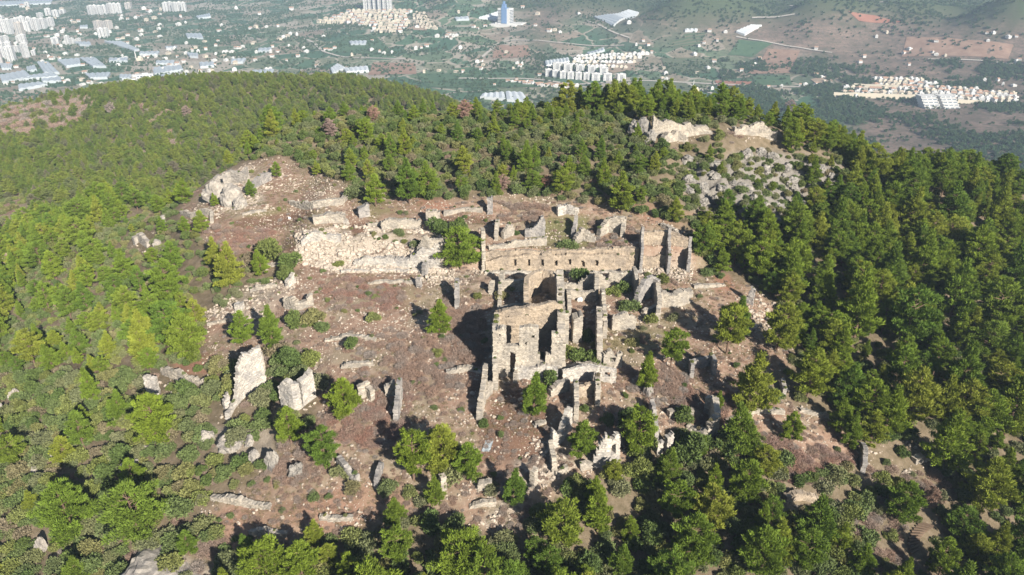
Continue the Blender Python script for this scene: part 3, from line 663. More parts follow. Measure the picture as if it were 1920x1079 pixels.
bw('buttress', [(43.0, WALL_Y+1.4), (42.4, WALL_Y-2.2)], [3.2, 5.6, 4.2], .7, 'grey', rag=.4, sink=5)
bw('bench', [(31.6, WALL_Y+.6), (37.3, WALL_Y+.6)], [1.4, 1.5], 1.2, 'tan', rag=.1, sink=5)
# left continuation: broken white terrace wall
wall('terrace_wall', 'bright broken terrace wall left of the big pine', [(664, 497), (740, 499), (800, 497), (826, 494)], [1.2, 2.0, 2.4, 2.2, 4.5, 5.6], 1.2, 'white', rag=.7, land='bright broken terrace wall')
wall('terrace_wall', 'sloping stone wall shaded by the big pine', [(776, 486), (806, 484), (832, 484)], [1.0, 3.6, 4.8, 5.2], 1.0, 'cream', rag=.4)
wall('terrace_wall', 'pale low wall stub at the left end of the terrace rubble', [(566, 462), (590, 452), (640, 452)], [1.2, 2.2, 1.4, 1.6], 1.0, 'white', rag=.6)
wall('foundation_wall', 'low pale footing running below the bright terrace wall', [(640, 512), (720, 510), (800, 508)], [.6, .5, .7, .5], .6, 'white', rag=.3)
# --- upper terrace rooms
U = [('wall_fragment', 'curved pale retaining wall on the upper left terrace', [(545, 382), (590, 392), (640, 384), (652, 372)], [1.2, 1.8, 1.6, 2.0], 1.0, 'cream', .4),
     ('wall_fragment', 'thick pale wall block above the terrace rubble', [(588, 420), (620, 416), (648, 418)], [2.0, 2.6, 2.2], 1.6, 'cream', .5),
     ('wall_fragment', 'squat wall stub on the upper terrace below three pines', [(672, 408), (693, 404)], [2.6, 3.0], 1.6, 'grey', .5),
     ('wall_fragment', 'broken wall with two dark pockets above the white terrace', [(716, 432), (745, 428), (790, 428)], [2.4, 2.8, 2.0, 2.6], 1.2, 'cream', .5),
     ('wall_fragment', 'pale wall block left of the dug brown trench', [(800, 418), (826, 416)], [3.0, 3.4, 2.6], 1.8, 'cream', .5),
     ('wall_fragment', 'low wall running behind the dug brown trench', [(832, 404), (870, 396), (905, 398)], [1.2, 1.0, 1.2], .7, 'cream', .2),
     ('standing_stone', 'upright stone pillar behind the dug brown trench', [(914, 400), (924, 400)], [4.0, 4.6], 1.2, 'grey', .3),
     ('wall_fragment', 'leaning stub wall beside a hollow on the upper terrace', [(930, 452), (934, 420)], [3.0, 3.4, 1.4], .8, 'cream', .4),
     ('wall_fragment', 'short broken wall with a gap above the niche wall', [(942, 448), (962, 440)], [2.2, 3.0, 2.0], .9, 'cream', .5),
     ('wall_fragment', 'sharp triangular wall shard above the niche wall', [(984, 444), (1018, 442)], [2.0, 2.2, 3.2, 5.6], .8, 'grey', .2),
     ('wall_fragment', 'thin wall running back from the triangular shard', [(1019, 444), (1016, 412)], [4.6, 2.4, 1.2], .7, 'grey', .3),
     ('wall_fragment', 'pale stone pile wall at the back of the upper terrace', [(1044, 404), (1062, 398), (1084, 402)], [1.8, 2.8, 1.6], 1.2, 'white', .7),
     ('wall_fragment', 'stepped pale wall right of the grassy terrace', [(1076, 456), (1092, 450), (1116, 454)], [1.0, 3.2, 2.6, 1.6], 1.0, 'cream', .5),
     ('wall_fragment', 'ruined wall end standing over the niche wall right part', [(1074, 446), (1080, 424)], [2.0, 2.6], .8, 'grey', .4),
     ('wall_fragment', 'broad broken wall with a square gap on the upper terrace', [(1122, 444), (1140, 434), (1172, 436)], [1.6, 3.2, 3.8, 3.4], 1.1, 'cream', .5),
     ('wall_fragment', 'small upright wall end near the right terrace corner', [(1166, 446), (1170, 428)], [2.6, 3.4], .8, 'cream', .3),
     ('wall_fragment', 'slanting boundary wall climbing behind the buttressed bays', [(1292, 462), (1268, 440), (1240, 424)], [1.0, 1.2, .8], .8, 'cream', .3)]
for nm, lb, pa, H, th, ma, rg in U: wall(nm, lb, pa, H, th, ma, rag=rg, land=lb)
# --- hilltop castle remains
wall('castle_wall', 'long pale castle wall on the wooded hilltop', [(1222, 252), (1250, 255), (1290, 254), (1334, 250)], [5.0, 4.6, 3.4, 4.2, 2.6, 1.0], 1.6, 'cream', rag=.8, land='long hilltop castle wall')
wall('castle_wall', 'shorter pale castle wall among hilltop bushes', [(1374, 250), (1420, 252), (1454, 262)], [1.6, 2.8, 3.8, 3.0], 1.2, 'cream', rag=.8, land='shorter hilltop wall')
wall('castle_wall', 'low stony outwork below the castle wall', [(1240, 268), (1268, 262), (1290, 266)], [1.6, 2.6, 1.4], 1.4, 'cream', rag=.7)
# --- left fort
wall('fort_wall', 'pale fort wall with a dark slit on the left spur', [(392, 370), (412, 350), (436, 340), (466, 336)], [3.0, 3.6, 3.2, 3.0, 3.6], 1.2, 'palerock', rag=.5, holes=[(5.4, 1.2, .9, 1.4, False)], land='left spur fort wall')
wall('fort_wall', 'grey inner fort wall on the left spur', [(470, 362), (490, 346), (508, 338)], [2.0, 3.0, 2.4], 1.0, 'grey', rag=.6)
wall('fort_wall', 'low crumbled wall trailing down the left spur', [(340, 400), (360, 408), (398, 402), (398, 420)], [1.0, 1.4, 1.6, 1.2], .9, 'cream', rag=.5)
# --- free-standing fragments
FR = [('wall_fragment', 'largest standing wall slab among bushes at the left', [(428, 788), (434, 772), (456, 745), (498, 716)], [1.0, 1.5, 2.4, 6.6, 8.6, 8.8, 8.2], .8, 'white', .9),
      ('wall_fragment', 'small upright tooth beside the largest wall slab', [(421, 768), (432, 760)], [2.2, 3.4], .8, 'white', .2),
      ('wall_fragment', 'thin wall end rising behind the largest wall slab', [(496, 706), (490, 690)], [5.0, 5.6], .8, 'cream', .3),
      ('wall_fragment', 'cracked wall slab with a dark split, second at the left', [(532, 760), (556, 768), (590, 742)], [4.6, 6.4, 6.0, 5.6, 6.0], 1.2, 'white', .3),
      ('standing_stone', 'lone upright pale slab in the left scrub', [(279, 742), (300, 740)], [5.0, 5.2, 4.0], .9, 'white', .3),
      ('wall_fragment', 'low pale wall above the lone slab at the left', [(306, 700), (340, 712), (384, 722)], [1.6, 2.2, 1.4, 1.2], .9, 'cream', .6),
      ('wall_fragment', 'thin wall seen end-on left of the hall forecourt', [(898, 792), (906, 752), (912, 706)], [2.0, 3.0, 3.6, 3.4], .9, 'cream', .4),
      ('wall_fragment', 'short wall joining the forecourt wall', [(906, 752), (922, 736)], [2.2, 2.0, 2.6], .7, 'cream', .3),
      ('wall_fragment', 'thin leaning wall among brown bushes left of the forecourt', [(743, 792), (748, 765), (752, 742)], [2.6, 3.8, 4.0], .8, 'grey', .4),
      ('wall_fragment', 'pale pair of wall stubs behind a pine left of centre', [(672, 748), (690, 742), (700, 752)], [3.0, 3.6, 2.0], .9, 'cream', .6),
      ('wall_fragment', 'small wall stub right of the two pale stubs', [(722, 742), (742, 738)], [2.4, 3.2], .9, 'cream', .5),
      ('standing_stone', 'tall thin pillar casting shade left of the hall', [(857, 580), (858, 552)], [3.4, 4.6, 4.2], .9, 'grey', .3),
      ('standing_stone', 'stout stone pillar below the bright terrace wall', [(795, 519), (800, 512)], [3.0, 3.2], 1.1, 'grey', .2),
      ('standing_stone', 'shorter stone pillar below the stout one', [(784, 540), (788, 536)], [2.2, 2.4], 1.0, 'grey', .2),
      ('standing_stone', 'upright pillar at the left edge of the hall rooms', [(920, 553), (924, 546)], [2.6, 2.9], 1.0, 'cream', .2),
      ('standing_stone', 'slim pillar left of the dark sunken room', [(939, 536), (943, 530)], [3.0, 3.2], .9, 'cream', .2),
      ('wall_fragment', 'two broken wall blocks on the left slope above bushes', [(536, 576), (560, 580), (588, 570)], [1.8, 2.6, 1.6, 3.0], 1.2, 'cream', .8),
      ('standing_stone', 'small pale block standing on the left slope', [(443, 583), (457, 581)], [1.8, 2.0], 1.0, 'white', .3),
      ('wall_fragment', 'low wall stub beside rubble on the left slope', [(538, 540), (552, 530)], [1.8, 2.6], 1.0, 'white', .4),
      ('wall_fragment', 'long low pale wall with one dark hole before the hall', [(1054, 716), (1100, 710), (1154, 718)], [2.6, 3.2, 3.0, 3.2], .6, 'white', .25),
      ('wall_fragment', 'low wall running behind the long holed wall', [(1060, 694), (1110, 690), (1150, 694)], [.8, 1.2, 1.0], .8, 'cream', .3),
      ('wall_fragment', 'thin wall seen end-on below the long holed wall', [(1080, 788), (1078, 735)], [3.6, 4.4, 3.4], .8, 'cream', .3),
      ('wall_fragment', 'second thin wall end-on below the long holed wall', [(1120, 764), (1118, 724)], [3.4, 4.0, 3.0], .9, 'cream', .4),
      ('wall_fragment', 'tan cross wall between the two thin walls', [(1082, 744), (1116, 738)], [2.4, 2.6], .8, 'tan', .3),
      ('wall_fragment', 'slanting rubble wall behind the forecourt pine', [(1030, 742), (1066, 730)], [1.4, 2.4, 2.0], 1.0, 'cream', .5),
      ('wall_fragment', 'forked two-pronged wall right of the brown forecourt', [(1034, 838), (1046, 834), (1068, 800)], [4.2, 1.6, 3.6, 4.6, 4.2], .9, 'white', .4),
      ('wall_fragment', 'low wall running forward from the forked wall', [(1039, 890), (1032, 840)], [2.4, 2.0, 1.8], .8, 'cream', .4),
      ('wall_fragment', 'footing wall at the foot of the forked wall', [(1040, 890), (1064, 880)], [.6, .7], .7, 'cream', .2),
      ('wall_fragment', 'ruined gable with an arched window among dark trees', [(1112, 872), (1136, 874), (1158, 862)], [1.2, 4.6, 6.6, 5.2, 6.6, 6.0], .9, 'white', .5),
      ('wall_fragment', 'low crumbled wall left of the window gable', [(1086, 880), (1112, 874)], [.9, 1.4, 1.0], .9, 'cream', .4),
      ('standing_stone', 'left one of two white pillars among dark bushes', [(1229, 850), (1240, 848)], [2.6, 2.8], .9, 'white', .4),
      ('standing_stone', 'right one of two white pillars among dark bushes', [(1246, 846), (1258, 842)], [3.6, 3.8], .9, 'white', .4),
      ('wall_fragment', 'thin curving wall above the two white pillars', [(1230, 830), (1226, 800), (1220, 772)], [2.4, 2.6, 2.8], .7, 'grey', .3),
      ('wall_fragment', 'curved wall end around a dark hollow at the right', [(1290, 800), (1322, 822), (1340, 812), (1334, 778), (1322, 768)], [.4, .6, 4.2, 4.6, 4.4, 3.0], 1.1, 'cream', .4),
      ('wall_fragment', 'low wall above the dark hollow', [(1252, 782), (1280, 774), (1300, 778)], [1.0, 1.6, 1.2], .9, 'cream', .4),
      ('wall_fragment', 'dark grey pointed shard beyond the right trees', [(1398, 566), (1412, 572)], [1.0, 4.6, 3.6], .8, 'grey', .2),
      ('wall_fragment', 'three-sided low wall round a shaded pit at the right', [(1296, 712), (1294, 690), (1334, 684), (1338, 706)], [3.4, 1.8, 2.2, 3.6], .7, 'grey', .3),
      ('wall_fragment', 'thin wall end at the edge of the right hand bushes', [(1617, 888), (1614, 846)], [3.0, 3.4, 2.6], .8, 'grey', .3),
      ('wall_fragment', 'short wall stub below trees on the right path', [(1470, 742), (1464, 722)], [1.6, 2.0], .8, 'grey', .3),
      ('wall_fragment', 'pale rubble wall bend at the far right clearing', [(1712, 866), (1738, 858), (1746, 840)], [1.4, 1.8, 1.2], 1.2, 'cream', .6),
      ('wall_fragment', 'broken bank wall among bushes at the lower right', [(1470, 938), (1500, 934), (1530, 940)], [1.2, 1.8, 1.0], 1.0, 'tan', .6),
      ('foundation_wall', 'low straight pale footing on the lower red slope', [(600, 972), (630, 975), (662, 974)], [.6, .8, .6], .7, 'cream', .2),
      ('foundation_wall', 'low wall along the lower left slope edge', [(398, 936), (450, 944), (508, 952)], [.8, 1.2, .8], .9, 'cream', .5),
      ('wall_fragment', 'slim pale wall among pines at the lower centre', [(706, 918), (716, 876)], [1.8, 2.2, 1.4], .7, 'grey', .3),
      ('wall_fragment', 'broken wall corner beneath a pine at the lower left', [(636, 868), (652, 890), (672, 905)], [2.2, 2.0, 1.4], .9, 'grey', .5),
      ('standing_stone', 'pale stone block beside a small pine at the lower centre', [(826, 918), (836, 914)], [2.4, 2.8], 1.1, 'cream', .4),
      ('standing_stone', 'pale block below the brown forecourt', [(896, 916), (922, 914)], [1.4, 1.7], 1.2, 'cream', .3),
      ('standing_stone', 'small upright slab at the forecourt rubble slope', [(997, 915), (1004, 905)], [3.0, 3.2], .9, 'cream', .3),
      ('standing_stone', 'slim pale post in the lower centre bushes', [(1050, 976), (1054, 974)], [2.8, 3.0], .8, 'grey', .1),
      ('wall_fragment', 'upright shard at the upper left scrub', [(302, 426), (310, 424)], [3.0, 3.6], .9, 'grey', .3),
      ('wall_fragment', 'small pale shard left of the spur', [(216, 420), (227, 418)], [2.6, 3.0], 1.2, 'palerock', .4),
      ('wall_fragment', 'pale wall lump on the upper left scrub slope', [(252, 460), (262, 450), (280, 462)], [2.0, 3.0, 1.6], 1.3, 'palerock', .5)]
LOW = [('upper of three low stone lines on the open ground left of the hall', [(610, 640), (660, 634), (705, 640)]), ('middle low stone line on the open ground left of the hall', [(640, 690), (700, 684)]), ('low stone line beside the hall shadow', [(836, 700), (880, 694), (904, 700)]),
       ('low footing below the small block on the left slope', [(390, 610), (430, 600), (470, 604)]), ('low stone line above the two broken left blocks', [(470, 548), (520, 536)]), ('faint wall line under the stout pillar', [(690, 532), (750, 530), (790, 534)]),
       ('low stone line right of the dark hollow', [(1360, 790), (1420, 772), (1470, 776)]), ('low kerb of stones on the path at the right', [(1500, 770), (1550, 782), (1590, 800)]), ('footing behind the forked wall', [(1000, 800), (1024, 792)]),
       ('low stone bank at the lower centre', [(880, 950), (930, 946)]), ('low stone line in the red lower slope', [(470, 1000), (540, 1004)]), ('low wall line on the upper left terrace grass', [(455, 404), (500, 396)]), ('low wall line before the pipes on the upper terrace', [(690, 424), (740, 420)]),
       ('pale footing beneath the rust brush on the left', [(500, 500), (560, 492)]), ('low wall right of the vaulted chamber', [(1300, 540), (1360, 536)])]
FR += [('foundation_wall', lb, pa, [.5, .9, .6], .8, 'cream', .4) for lb, pa in LOW]
for nm, lb, pa, H, th, ma, rg in FR:
    kw = {}
    if 'gable' in lb: kw = dict(holes=[(3.2, 2.4, 1.3, 2.0, True), (3.5, .1, .9, 1.0, False)], cell=(.35, .35))
    elif 'one dark hole' in lb: kw = dict(holes=[(8.9, 1.4, .9, 1.0, False)])
    elif 'dark split' in lb: kw = dict(holes=[(4.6, .5, .35, 9, False)], cell=(.35, .4))
    wall(nm, lb, pa, H, th, ma, rag=rg, land=lb, **kw)
# --- rock outcrops and boulders
BOUL = [rock_mesh('boulder_mesh', 500+k, M['palerock'], 4, .75, .9) for k in range(4)] + [rock_mesh('karst_mesh', 510+k, M['rock'], 4, .95, 1.1) for k in range(5)]
def boulder(px, py, w, h, label, kind=0, name='boulder', grp=None, d=None):
    p = cast(px, py); m = mpp(p); hm = h*m/.85
    o = add(name, BOUL[kind], None, (p[0], p[1], p[2]+hm*.12), random.uniform(0, 6.28), (w*m*.5, (d or w)*m*.5, hm*.8))
    tag(o, label, 'rock', grp); return o
for k, q in enumerate([(408, 372, 46, 40, 'large pale crag under the left fort wall', 1), (436, 378, 40, 34, 'second pale crag right of the large left crag', 2), (452, 388, 30, 22, 'low crag at the foot of the left fort', 0),
          (296, 1064, 130, 26, 'big flat pale rock at the bottom left edge', 0), (352, 1076, 60, 14, 'flatter pale rock beside the big bottom left rock', 3), (82, 1030, 24, 36, 'pale cleft rock at the bottom left corner', 1), (104, 870, 16, 26, 'left one of a pair of white rocks in left scrub', 1),
          (112, 872, 12, 20, 'right one of a pair of white rocks in left scrub', 2), (68, 885, 14, 18, 'small white rock below the left scrub pair', 0), (258, 878, 22, 24, 'white rock above the round lower left pine', 1), (234, 885, 16, 20, 'small white rock left of the one above the pine', 2),
          (275, 844, 16, 12, 'tiny pale rock in the left scrub', 0), (30, 745, 22, 22, 'pale rock at the left edge of scrub', 1), (4, 772, 16, 18, 'white rock cut by the left frame edge', 2),
          (390, 825, 30, 26, 'grey-white rock hump below the largest slab', 0), (434, 838, 44, 32, 'broad grey rock hump below the largest slab', 3), (468, 830, 26, 18, 'small rock right of the broad hump', 1), (478, 862, 22, 22, 'grey rock beneath the broad hump', 2),
          (512, 872, 26, 30, 'grey boulder at the edge of the red slope', 4), (558, 886, 32, 24, 'grey rounded boulder on the red slope', 5), (325, 745, 10, 14, 'small white stone right of the lone slab', 1), (338, 745, 9, 12, 'second small white stone right of the lone slab', 2),
          (100, 450, 14, 12, 'tiny pale rock in upper left pines', 0), (68, 480, 9, 9, 'tiny white rock in left pines', 1), (296, 462, 16, 14, 'pale rock right of the scrub wall lump', 2), (94, 558, 16, 10, 'small white rock in the left pine wood', 0),
          (1250, 238, 20, 14, 'pale rock block on the castle wall flank', 1), (1198, 250, 40, 26, 'grey crag left of the castle wall', 4), (1218, 266, 26, 18, 'smaller grey crag below the castle wall', 6),
          (1290, 556, 16, 18, 'rounded rock at the end of the long chamber wall', 3), (1215, 742, 20, 26, 'pale rock right of the long holed wall', 2), (650, 420, 12, 12, 'pale boulder on the upper terrace', 1)]):
    boulder(*q)
rk = np.random.default_rng(5)
n = 0; used = []
while n < 36:
    px, py = rk.uniform(1275, 1580), rk.uniform(282, 428)
    if poly_sd(np.array([px]), np.array([py]), [(1280, 300), (1420, 288), (1578, 300), (1570, 350), (1480, 400), (1440, 430), (1330, 410), (1285, 370)])[0] < 0: continue
    if any(math.hypot(px-a, py-b) < 17 for a, b in used): continue
    used.append((px, py)); n += 1
used.sort(key=lambda q: (int(q[1]//30), q[0]))
rows = {}
for px, py in used: rows.setdefault(int(py//30), []).append((px, py))
keys = sorted(rows)
for ki, r in enumerate(keys):
    for i, (px, py) in enumerate(rows[r]):
        boulder(px, py, rk.uniform(14, 34), rk.uniform(6, 15), '%s grey crag from the left, %s row down the rocky slope under the castle' % (nth(i+1), nth(ki+1)), 4+int(rk.integers(0, 5)), 'crag', 'karst crags below the castle')
LAND.append((1430, 350, 'grey crags below the castle'))
# --- rubble strewn over the cleared ground
def rubble(n, polys, smin, smax, name, label):
    P = []; sc = []
    rg = np.random.default_rng(len(name)+n)
    while len(P) < n:
        x = rg.uniform(-95, 95, 6000); y = rg.uniform(76, 230, 6000); z = ground(x, y); a, b, _ = project(x, y, z)
        w = np.zeros(6000)
        for poly, dens in polys: w = np.maximum(w, (poly_sd(a, b, poly) > -4)*dens)
        w *= smooth(-.5, .35, fbm(x/7, y/7, 61))
        k = rg.random(6000) < w
        s = smin*(smax/smin)**(rg.random(6000)**2.6)
        for q in np.nonzero(k)[0]: P.append((x[q], y[q], z[q]+s[q]*.15)); sc.append(s[q])
    P = np.array(P[:n]); sc = np.array(sc[:n]); sc = sc[:, None]*rg.uniform(.6, 1.3, (n, 3))
    scatter(name, label, 'rubble', C_RUB, 5, P, sc, rot=np.stack([rg.uniform(-.5, .5, n), rg.uniform(-.5, .5, n), rg.uniform(0, 6.28, n)], 1))
rubble(27000, [(CLEAR, .35)], .06, .38, 'rubble', 'small pale stones strewn over the cleared ruins')
rubble(7000, [([(560, 440), (640, 428), (835, 440), (835, 508), (640, 508), (560, 490)], .9), ([(1180, 492), (1300, 495), (1290, 528), (1180, 518)], .9), ([(780, 505), (960, 508), (955, 540), (790, 528)], .8),
               ([(990, 820), (1040, 830), (1075, 880), (1010, 915), (940, 990), (900, 985)], 1), ([(385, 590), (480, 530), (560, 520), (540, 560), (440, 620)], .6), ([(1380, 560), (1460, 570), (1440, 620), (1390, 600)], .9),
               ([(385, 330), (500, 310), (560, 350), (500, 400), (400, 400)], .5), ([(1600, 850), (1700, 830), (1750, 870), (1640, 900)], .8), ([(860, 895), (940, 900), (930, 960), (870, 950)], .8)], .10, .62, 'fallen_stones', 'dense fallen building stones along the terrace and walls')
rubble(3200, [([(560, 440), (640, 428), (835, 440), (835, 508), (640, 508), (560, 490)], 1)], .25, 1.0, 'terrace_rubble', 'broken blocks covering the collapsed terrace slope')
# --- small finds
def lump(name, label, cat, px, py, w, h, mat, seed=1):
    p = cast(px, py); m = mpp(p)
    o = add(name, rock_mesh(name, seed, mat, 3, 1, .15), None, (p[0], p[1], p[2]+h*m*.35), .5, (w*m*.5, w*m*.5, h*m*.6)); return tag(o, label, cat)
lump('covered_heap', 'white sheet heap on the grass inside the narrow rooms', 'tarpaulin', 1087, 566, 11, 10, plain('white_sheet', (.85, .85, .84), .6), 3)
lump('sheeted_block', 'tiny white covered block on the upper left terrace', 'tarpaulin', 543, 411, 5, 5, plain('white_sheet_small', (.85, .85, .85), .6), 4)
def tarp(label, px, py, w, h, mat):
    c = np.array(cast(px, py)); m = mpp(c); nx_, ny_ = 9, 9; V = []
    for j in range(ny_):
        for i in range(nx_):
            x = c[0]+(i/8-.5)*w*m+ (j/8-.5)*.6; y = c[1]+(j/8-.5)*h*m*1.7
            V.append((x, y, float(ground(x, y))+.12+.12*random.random()))
    F = [(j*nx_+i, j*nx_+i+1, (j+1)*nx_+i+1, (j+1)*nx_+i) for j in range(8) for i in range(8)]
    F2 = F+[tuple(v+81 for v in f[::-1]) for f in F]
    V2 = V+[(a, b, z-.06) for a, b, z in V]
    tag(add('tarpaulin', mesh_np('tarpaulin', V2, F2, mat)), label, 'tarpaulin')
tarp('crumpled blue-grey tarpaulin on the brown forecourt', 914, 838, 15, 14, plain('blue_tarp', (.26, .29, .31), .5, .3, .4, 3))
def pipes(label, px0, py0, px1, py1):
    a = cast(px0, py0); b = cast(px1, py1); t_ = tag(empty('pipe_stack', (a+b)/2), label, 'pipes')
    bpy.context.view_layer.update(); mt = plain('black_pipe', (.03, .03, .035), .5, .4)
    for k in range(5):
        off = np.array([0, k % 3*.28-.3, .25+.26*(k//3)]); v, f = stick(a+off, b+off, .14, .14, 8)
        f = f+[tuple(range(7, -1, -1)), tuple(range(8, 16))]
        o = add('pipe', mesh_np('pipe', v, f, mt), t_); o.matrix_parent_inverse = t_.matrix_world.inverted()
pipes('stack of long black pipes lying on the upper terrace', 744, 415, 780, 413)
# --- timber edged steps at the lower right
st = tag(empty('wooden_steps', cast(1718, 1010)), 'curved flight of timber steps in the lower right clearing', 'steps')
bpy.context.view_layer.update(); wood = plain('weathered_timber', (.17, .12, .085), .9)
curve = [(1706, 1036), (1703, 1022), (1706, 1010), (1712, 1000), (1720, 992), (1728, 986)]
import bmesh
for k in range(11):
    f = k/10*(len(curve)-1); i = min(int(f), len(curve)-2); r = f-i
    q = np.array(curve[i])*(1-r)+np.array(curve[i+1])*r
    p = cast(*q); bm = bmesh.new(); bmesh.ops.create_cube(bm, size=1)
    bmesh.ops.bevel(bm, geom=bm.edges[:], offset=.04, segments=1, affect='EDGES')
    me = bpy.data.meshes.new('tread'); bm.to_mesh(me); bm.free(); me.materials.append(wood)
    o = add('tread', me, st, (p[0]+.8, p[1], p[2]+.25), .5-.1*k, (2.2, .28, .5)); o.matrix_parent_inverse = st.matrix_world.inverted()
# ------------------------------------------------------------------ trees and bushes
CAND = []                                                             # every pine: x, y, z, height, variant, spread, hand-placed?
def hp(px, py, hpx, var=None, wide=1.0):
    p = cast(px, py); m = mpp(p); CAND.append((p[0], p[1], p[2], hpx*m/.86, random.randrange(10) if var is None else var, wide, True))
for q in [(864, 506, 74, 9, 1.15), (824, 628, 66, 2), (457, 650, 66, 6), (512, 654, 78, 0), (358, 676, 88, 3), (1000, 782, 84, 1), (1165, 402, 72, 0, 1.2), (1265, 417, 44, 2), (705, 388, 56, 6), (768, 382, 76, 0, 1.1), (806, 372, 62, 2),
          (520, 334, 28, 6), (472, 369, 30, 2), (405, 388, 24, 2), (380, 440, 42, 6), (350, 440, 32, 6), (1257, 690, 74, 4), (1210, 734, 74, 5), (1402, 776, 118, 1), (1512, 750, 96, 3), (1362, 664, 92, 4), (1456, 660, 92, 3), (1352, 515, 48, 2),
          (963, 947, 74, 1), (613, 882, 88, 4), (650, 784, 78, 3), (546, 832, 72, 6), (776, 900, 100, 4), (832, 886, 96, 3), (880, 902, 80, 6), (265, 1010, 116, 9), (145, 1012, 124, 3), (356, 1042, 54, 6), (298, 832, 100, 3), (228, 796, 66, 2),
          (1090, 862, 78, 6), (1248, 905, 72, 2), (868, 1094, 110, 9), (742, 1062, 84, 4), (590, 1022, 54, 2), (505, 1098, 96, 9), (570, 1098, 92, 3), (818, 948, 60, 1), (1392, 940, 88, 3), (1330, 1010, 104, 4), (1290, 1060, 112, 3), (1425, 1085, 110, 3),
          (1455, 1060, 100, 1), (1682, 978, 86, 3), (1500, 1075, 96, 4), (1610, 1085, 72, 2), (1630, 838, 72, 6), (1575, 812, 66, 2), (1590, 840, 70, 5), (330, 512, 56, 6), (318, 570, 80, 3), (432, 540, 80, 2), (408, 505, 56, 0), (492, 518, 48, 2),
          (655, 1095, 70, 6), (1000, 1060, 60, 4), (1120, 1000, 100, 5), (1115, 950, 60, 2), (1030, 1090, 76, 4), (1160, 1085, 74, 2), (1380, 640, 80, 0), (1345, 770, 40, 5), (1420, 530, 80, 4), (1475, 560, 92, 1), (1540, 590, 80, 0), (1600, 640, 120, 1),
          (1655, 560, 100, 0), (1690, 660, 120, 4), (1480, 830, 60, 6), (1700, 800, 110, 3), (1760, 880, 120, 1), (1840, 960, 110, 3), (1790, 760, 120, 0), (1880, 820, 130, 1), (1850, 640, 110, 4), (1780, 600, 110, 1), (1720, 540, 100, 0), (1820, 520, 90, 3),
          (1890, 560, 100, 1), (1640, 470, 80, 2), (1560, 470, 90, 0), (1490, 470, 80, 3), (1410, 450, 70, 4), (1700, 440, 80, 1), (1780, 430, 80, 2), (1860, 440, 80, 0), (1900, 1060, 100, 3), (1760, 1079, 80, 6), (1540, 540, 60, 2), (1680, 740, 90, 6),
          (1220, 214, 27, 0), (1240, 219, 31, 2), (1180, 219, 29, 1), (1160, 224, 29, 3), (1265, 226, 36, 0), (1292, 230, 34, 2), (1385, 222, 29, 6), (1352, 224, 32, 3), (1125, 229, 27, 2), (985, 330, 58, 0), (870, 330, 50, 6), (1125, 300, 40, 0), (1090, 300, 34, 2),
          (1000, 320, 44, 1), (760, 296, 50, 0), (735, 300, 44, 1), (690, 270, 42, 3), (1130, 350, 48, 0), (1360, 410, 50, 6), (1490, 400, 36, 2), (930, 366, 40, 5), (955, 310, 40, 2), (660, 318, 36, 6), (596, 330, 26, 2), (620, 240, 34, 3), (1520, 350, 50, 0)]: hp(*q)
ZROCK = [(1270, 280), (1420, 280), (1590, 295), (1580, 360), (1490, 410), (1440, 435), (1330, 410), (1280, 380)]
ZREAR = [(470, 300), (560, 225), (700, 195), (1000, 210), (1200, 225), (1330, 235), (1480, 265), (1290, 300), (1300, 400), (1350, 440), (1280, 430), (1190, 400), (1130, 380), (960, 362), (800, 376), (640, 345), (520, 300)]
ZSHOULD = [(190, 440), (300, 380), (400, 320), (470, 295), (520, 300), (390, 330), (335, 395), (350, 440), (440, 480), (560, 510), (390, 610), (300, 520), (220, 500)]
ZLPINE = [(-300, 330), (200, 400), (230, 500), (320, 530), (390, 620), (330, 690), (230, 720), (-300, 700)]
ZLMAQ = [(-300, 700), (230, 715), (380, 690), (520, 650), (610, 720), (590, 800), (500, 880), (380, 960), (430, 1040), (440, 1200), (-300, 1200)]
ZBOT = [(430, 1040), (620, 1010), (700, 965), (880, 980), (960, 1010), (1010, 960), (1090, 900), (1170, 880), (1190, 830), (1290, 800), (1390, 820), (1500, 870), (1640, 900), (1640, 1200), (440, 1200)]
KEEP = [([(1700, 960), (1760, 960), (1770, 1040), (1690, 1060)], 1), ([(1440, 820), (1590, 850), (1590, 900), (1450, 910)], 1), ([(1590, 830), (1760, 830), (1760, 890), (1600, 900)], 1), ([(1215, 236), (1345, 236), (1345, 275), (1215, 275)], 1), ([(1366, 244), (1466, 244), (1466, 282), (1366, 282)], 1.5),
        ([(225, 1040), (400, 1035), (430, 1079), (225, 1079)], 1), ([(415, 640), (510, 640), (480, 760), (430, 830), (360, 830), (410, 780)], .8), ([(525, 700), (600, 700), (590, 790), (530, 790)], .8), ([(1480, 540), (1600, 560), (1600, 620), (1490, 620)], .5), ([(380, 780), (520, 790), (520, 880), (390, 860)], .6)]
tr = np.random.default_rng(77)
def poisson(x0, x1, y0, y1, d):
    xs = np.arange(x0, x1, d); ys = np.arange(y0, y1, d); gx, gy = np.meshgrid(xs, ys)
    gx = gx+tr.uniform(-.42, .42, gx.shape)*d+np.where(np.arange(len(ys))[:, None] % 2, d/2, 0); gy = gy+tr.uniform(-.42, .42, gy.shape)*d
    return gx.ravel(), gy.ravel()
hand = np.array([c[:2] for c in CAND])
ruin_xy = np.concatenate([np.array([v.co[:2] for v in o.data.vertices]) for o in bpy.data.objects if o.type == 'MESH' and o.data.name.startswith('masonry')])
ru = np.unique(np.floor(ruin_xy/1.0).astype(int), axis=0); ruset = set(map(tuple, ru))
def on_ruin(x, y, r=1):
    i, j = int(math.floor(x)), int(math.floor(y))
    return any((i+a, j+b) in ruset for a in range(-r, r+1) for b in range(-r, r+1))
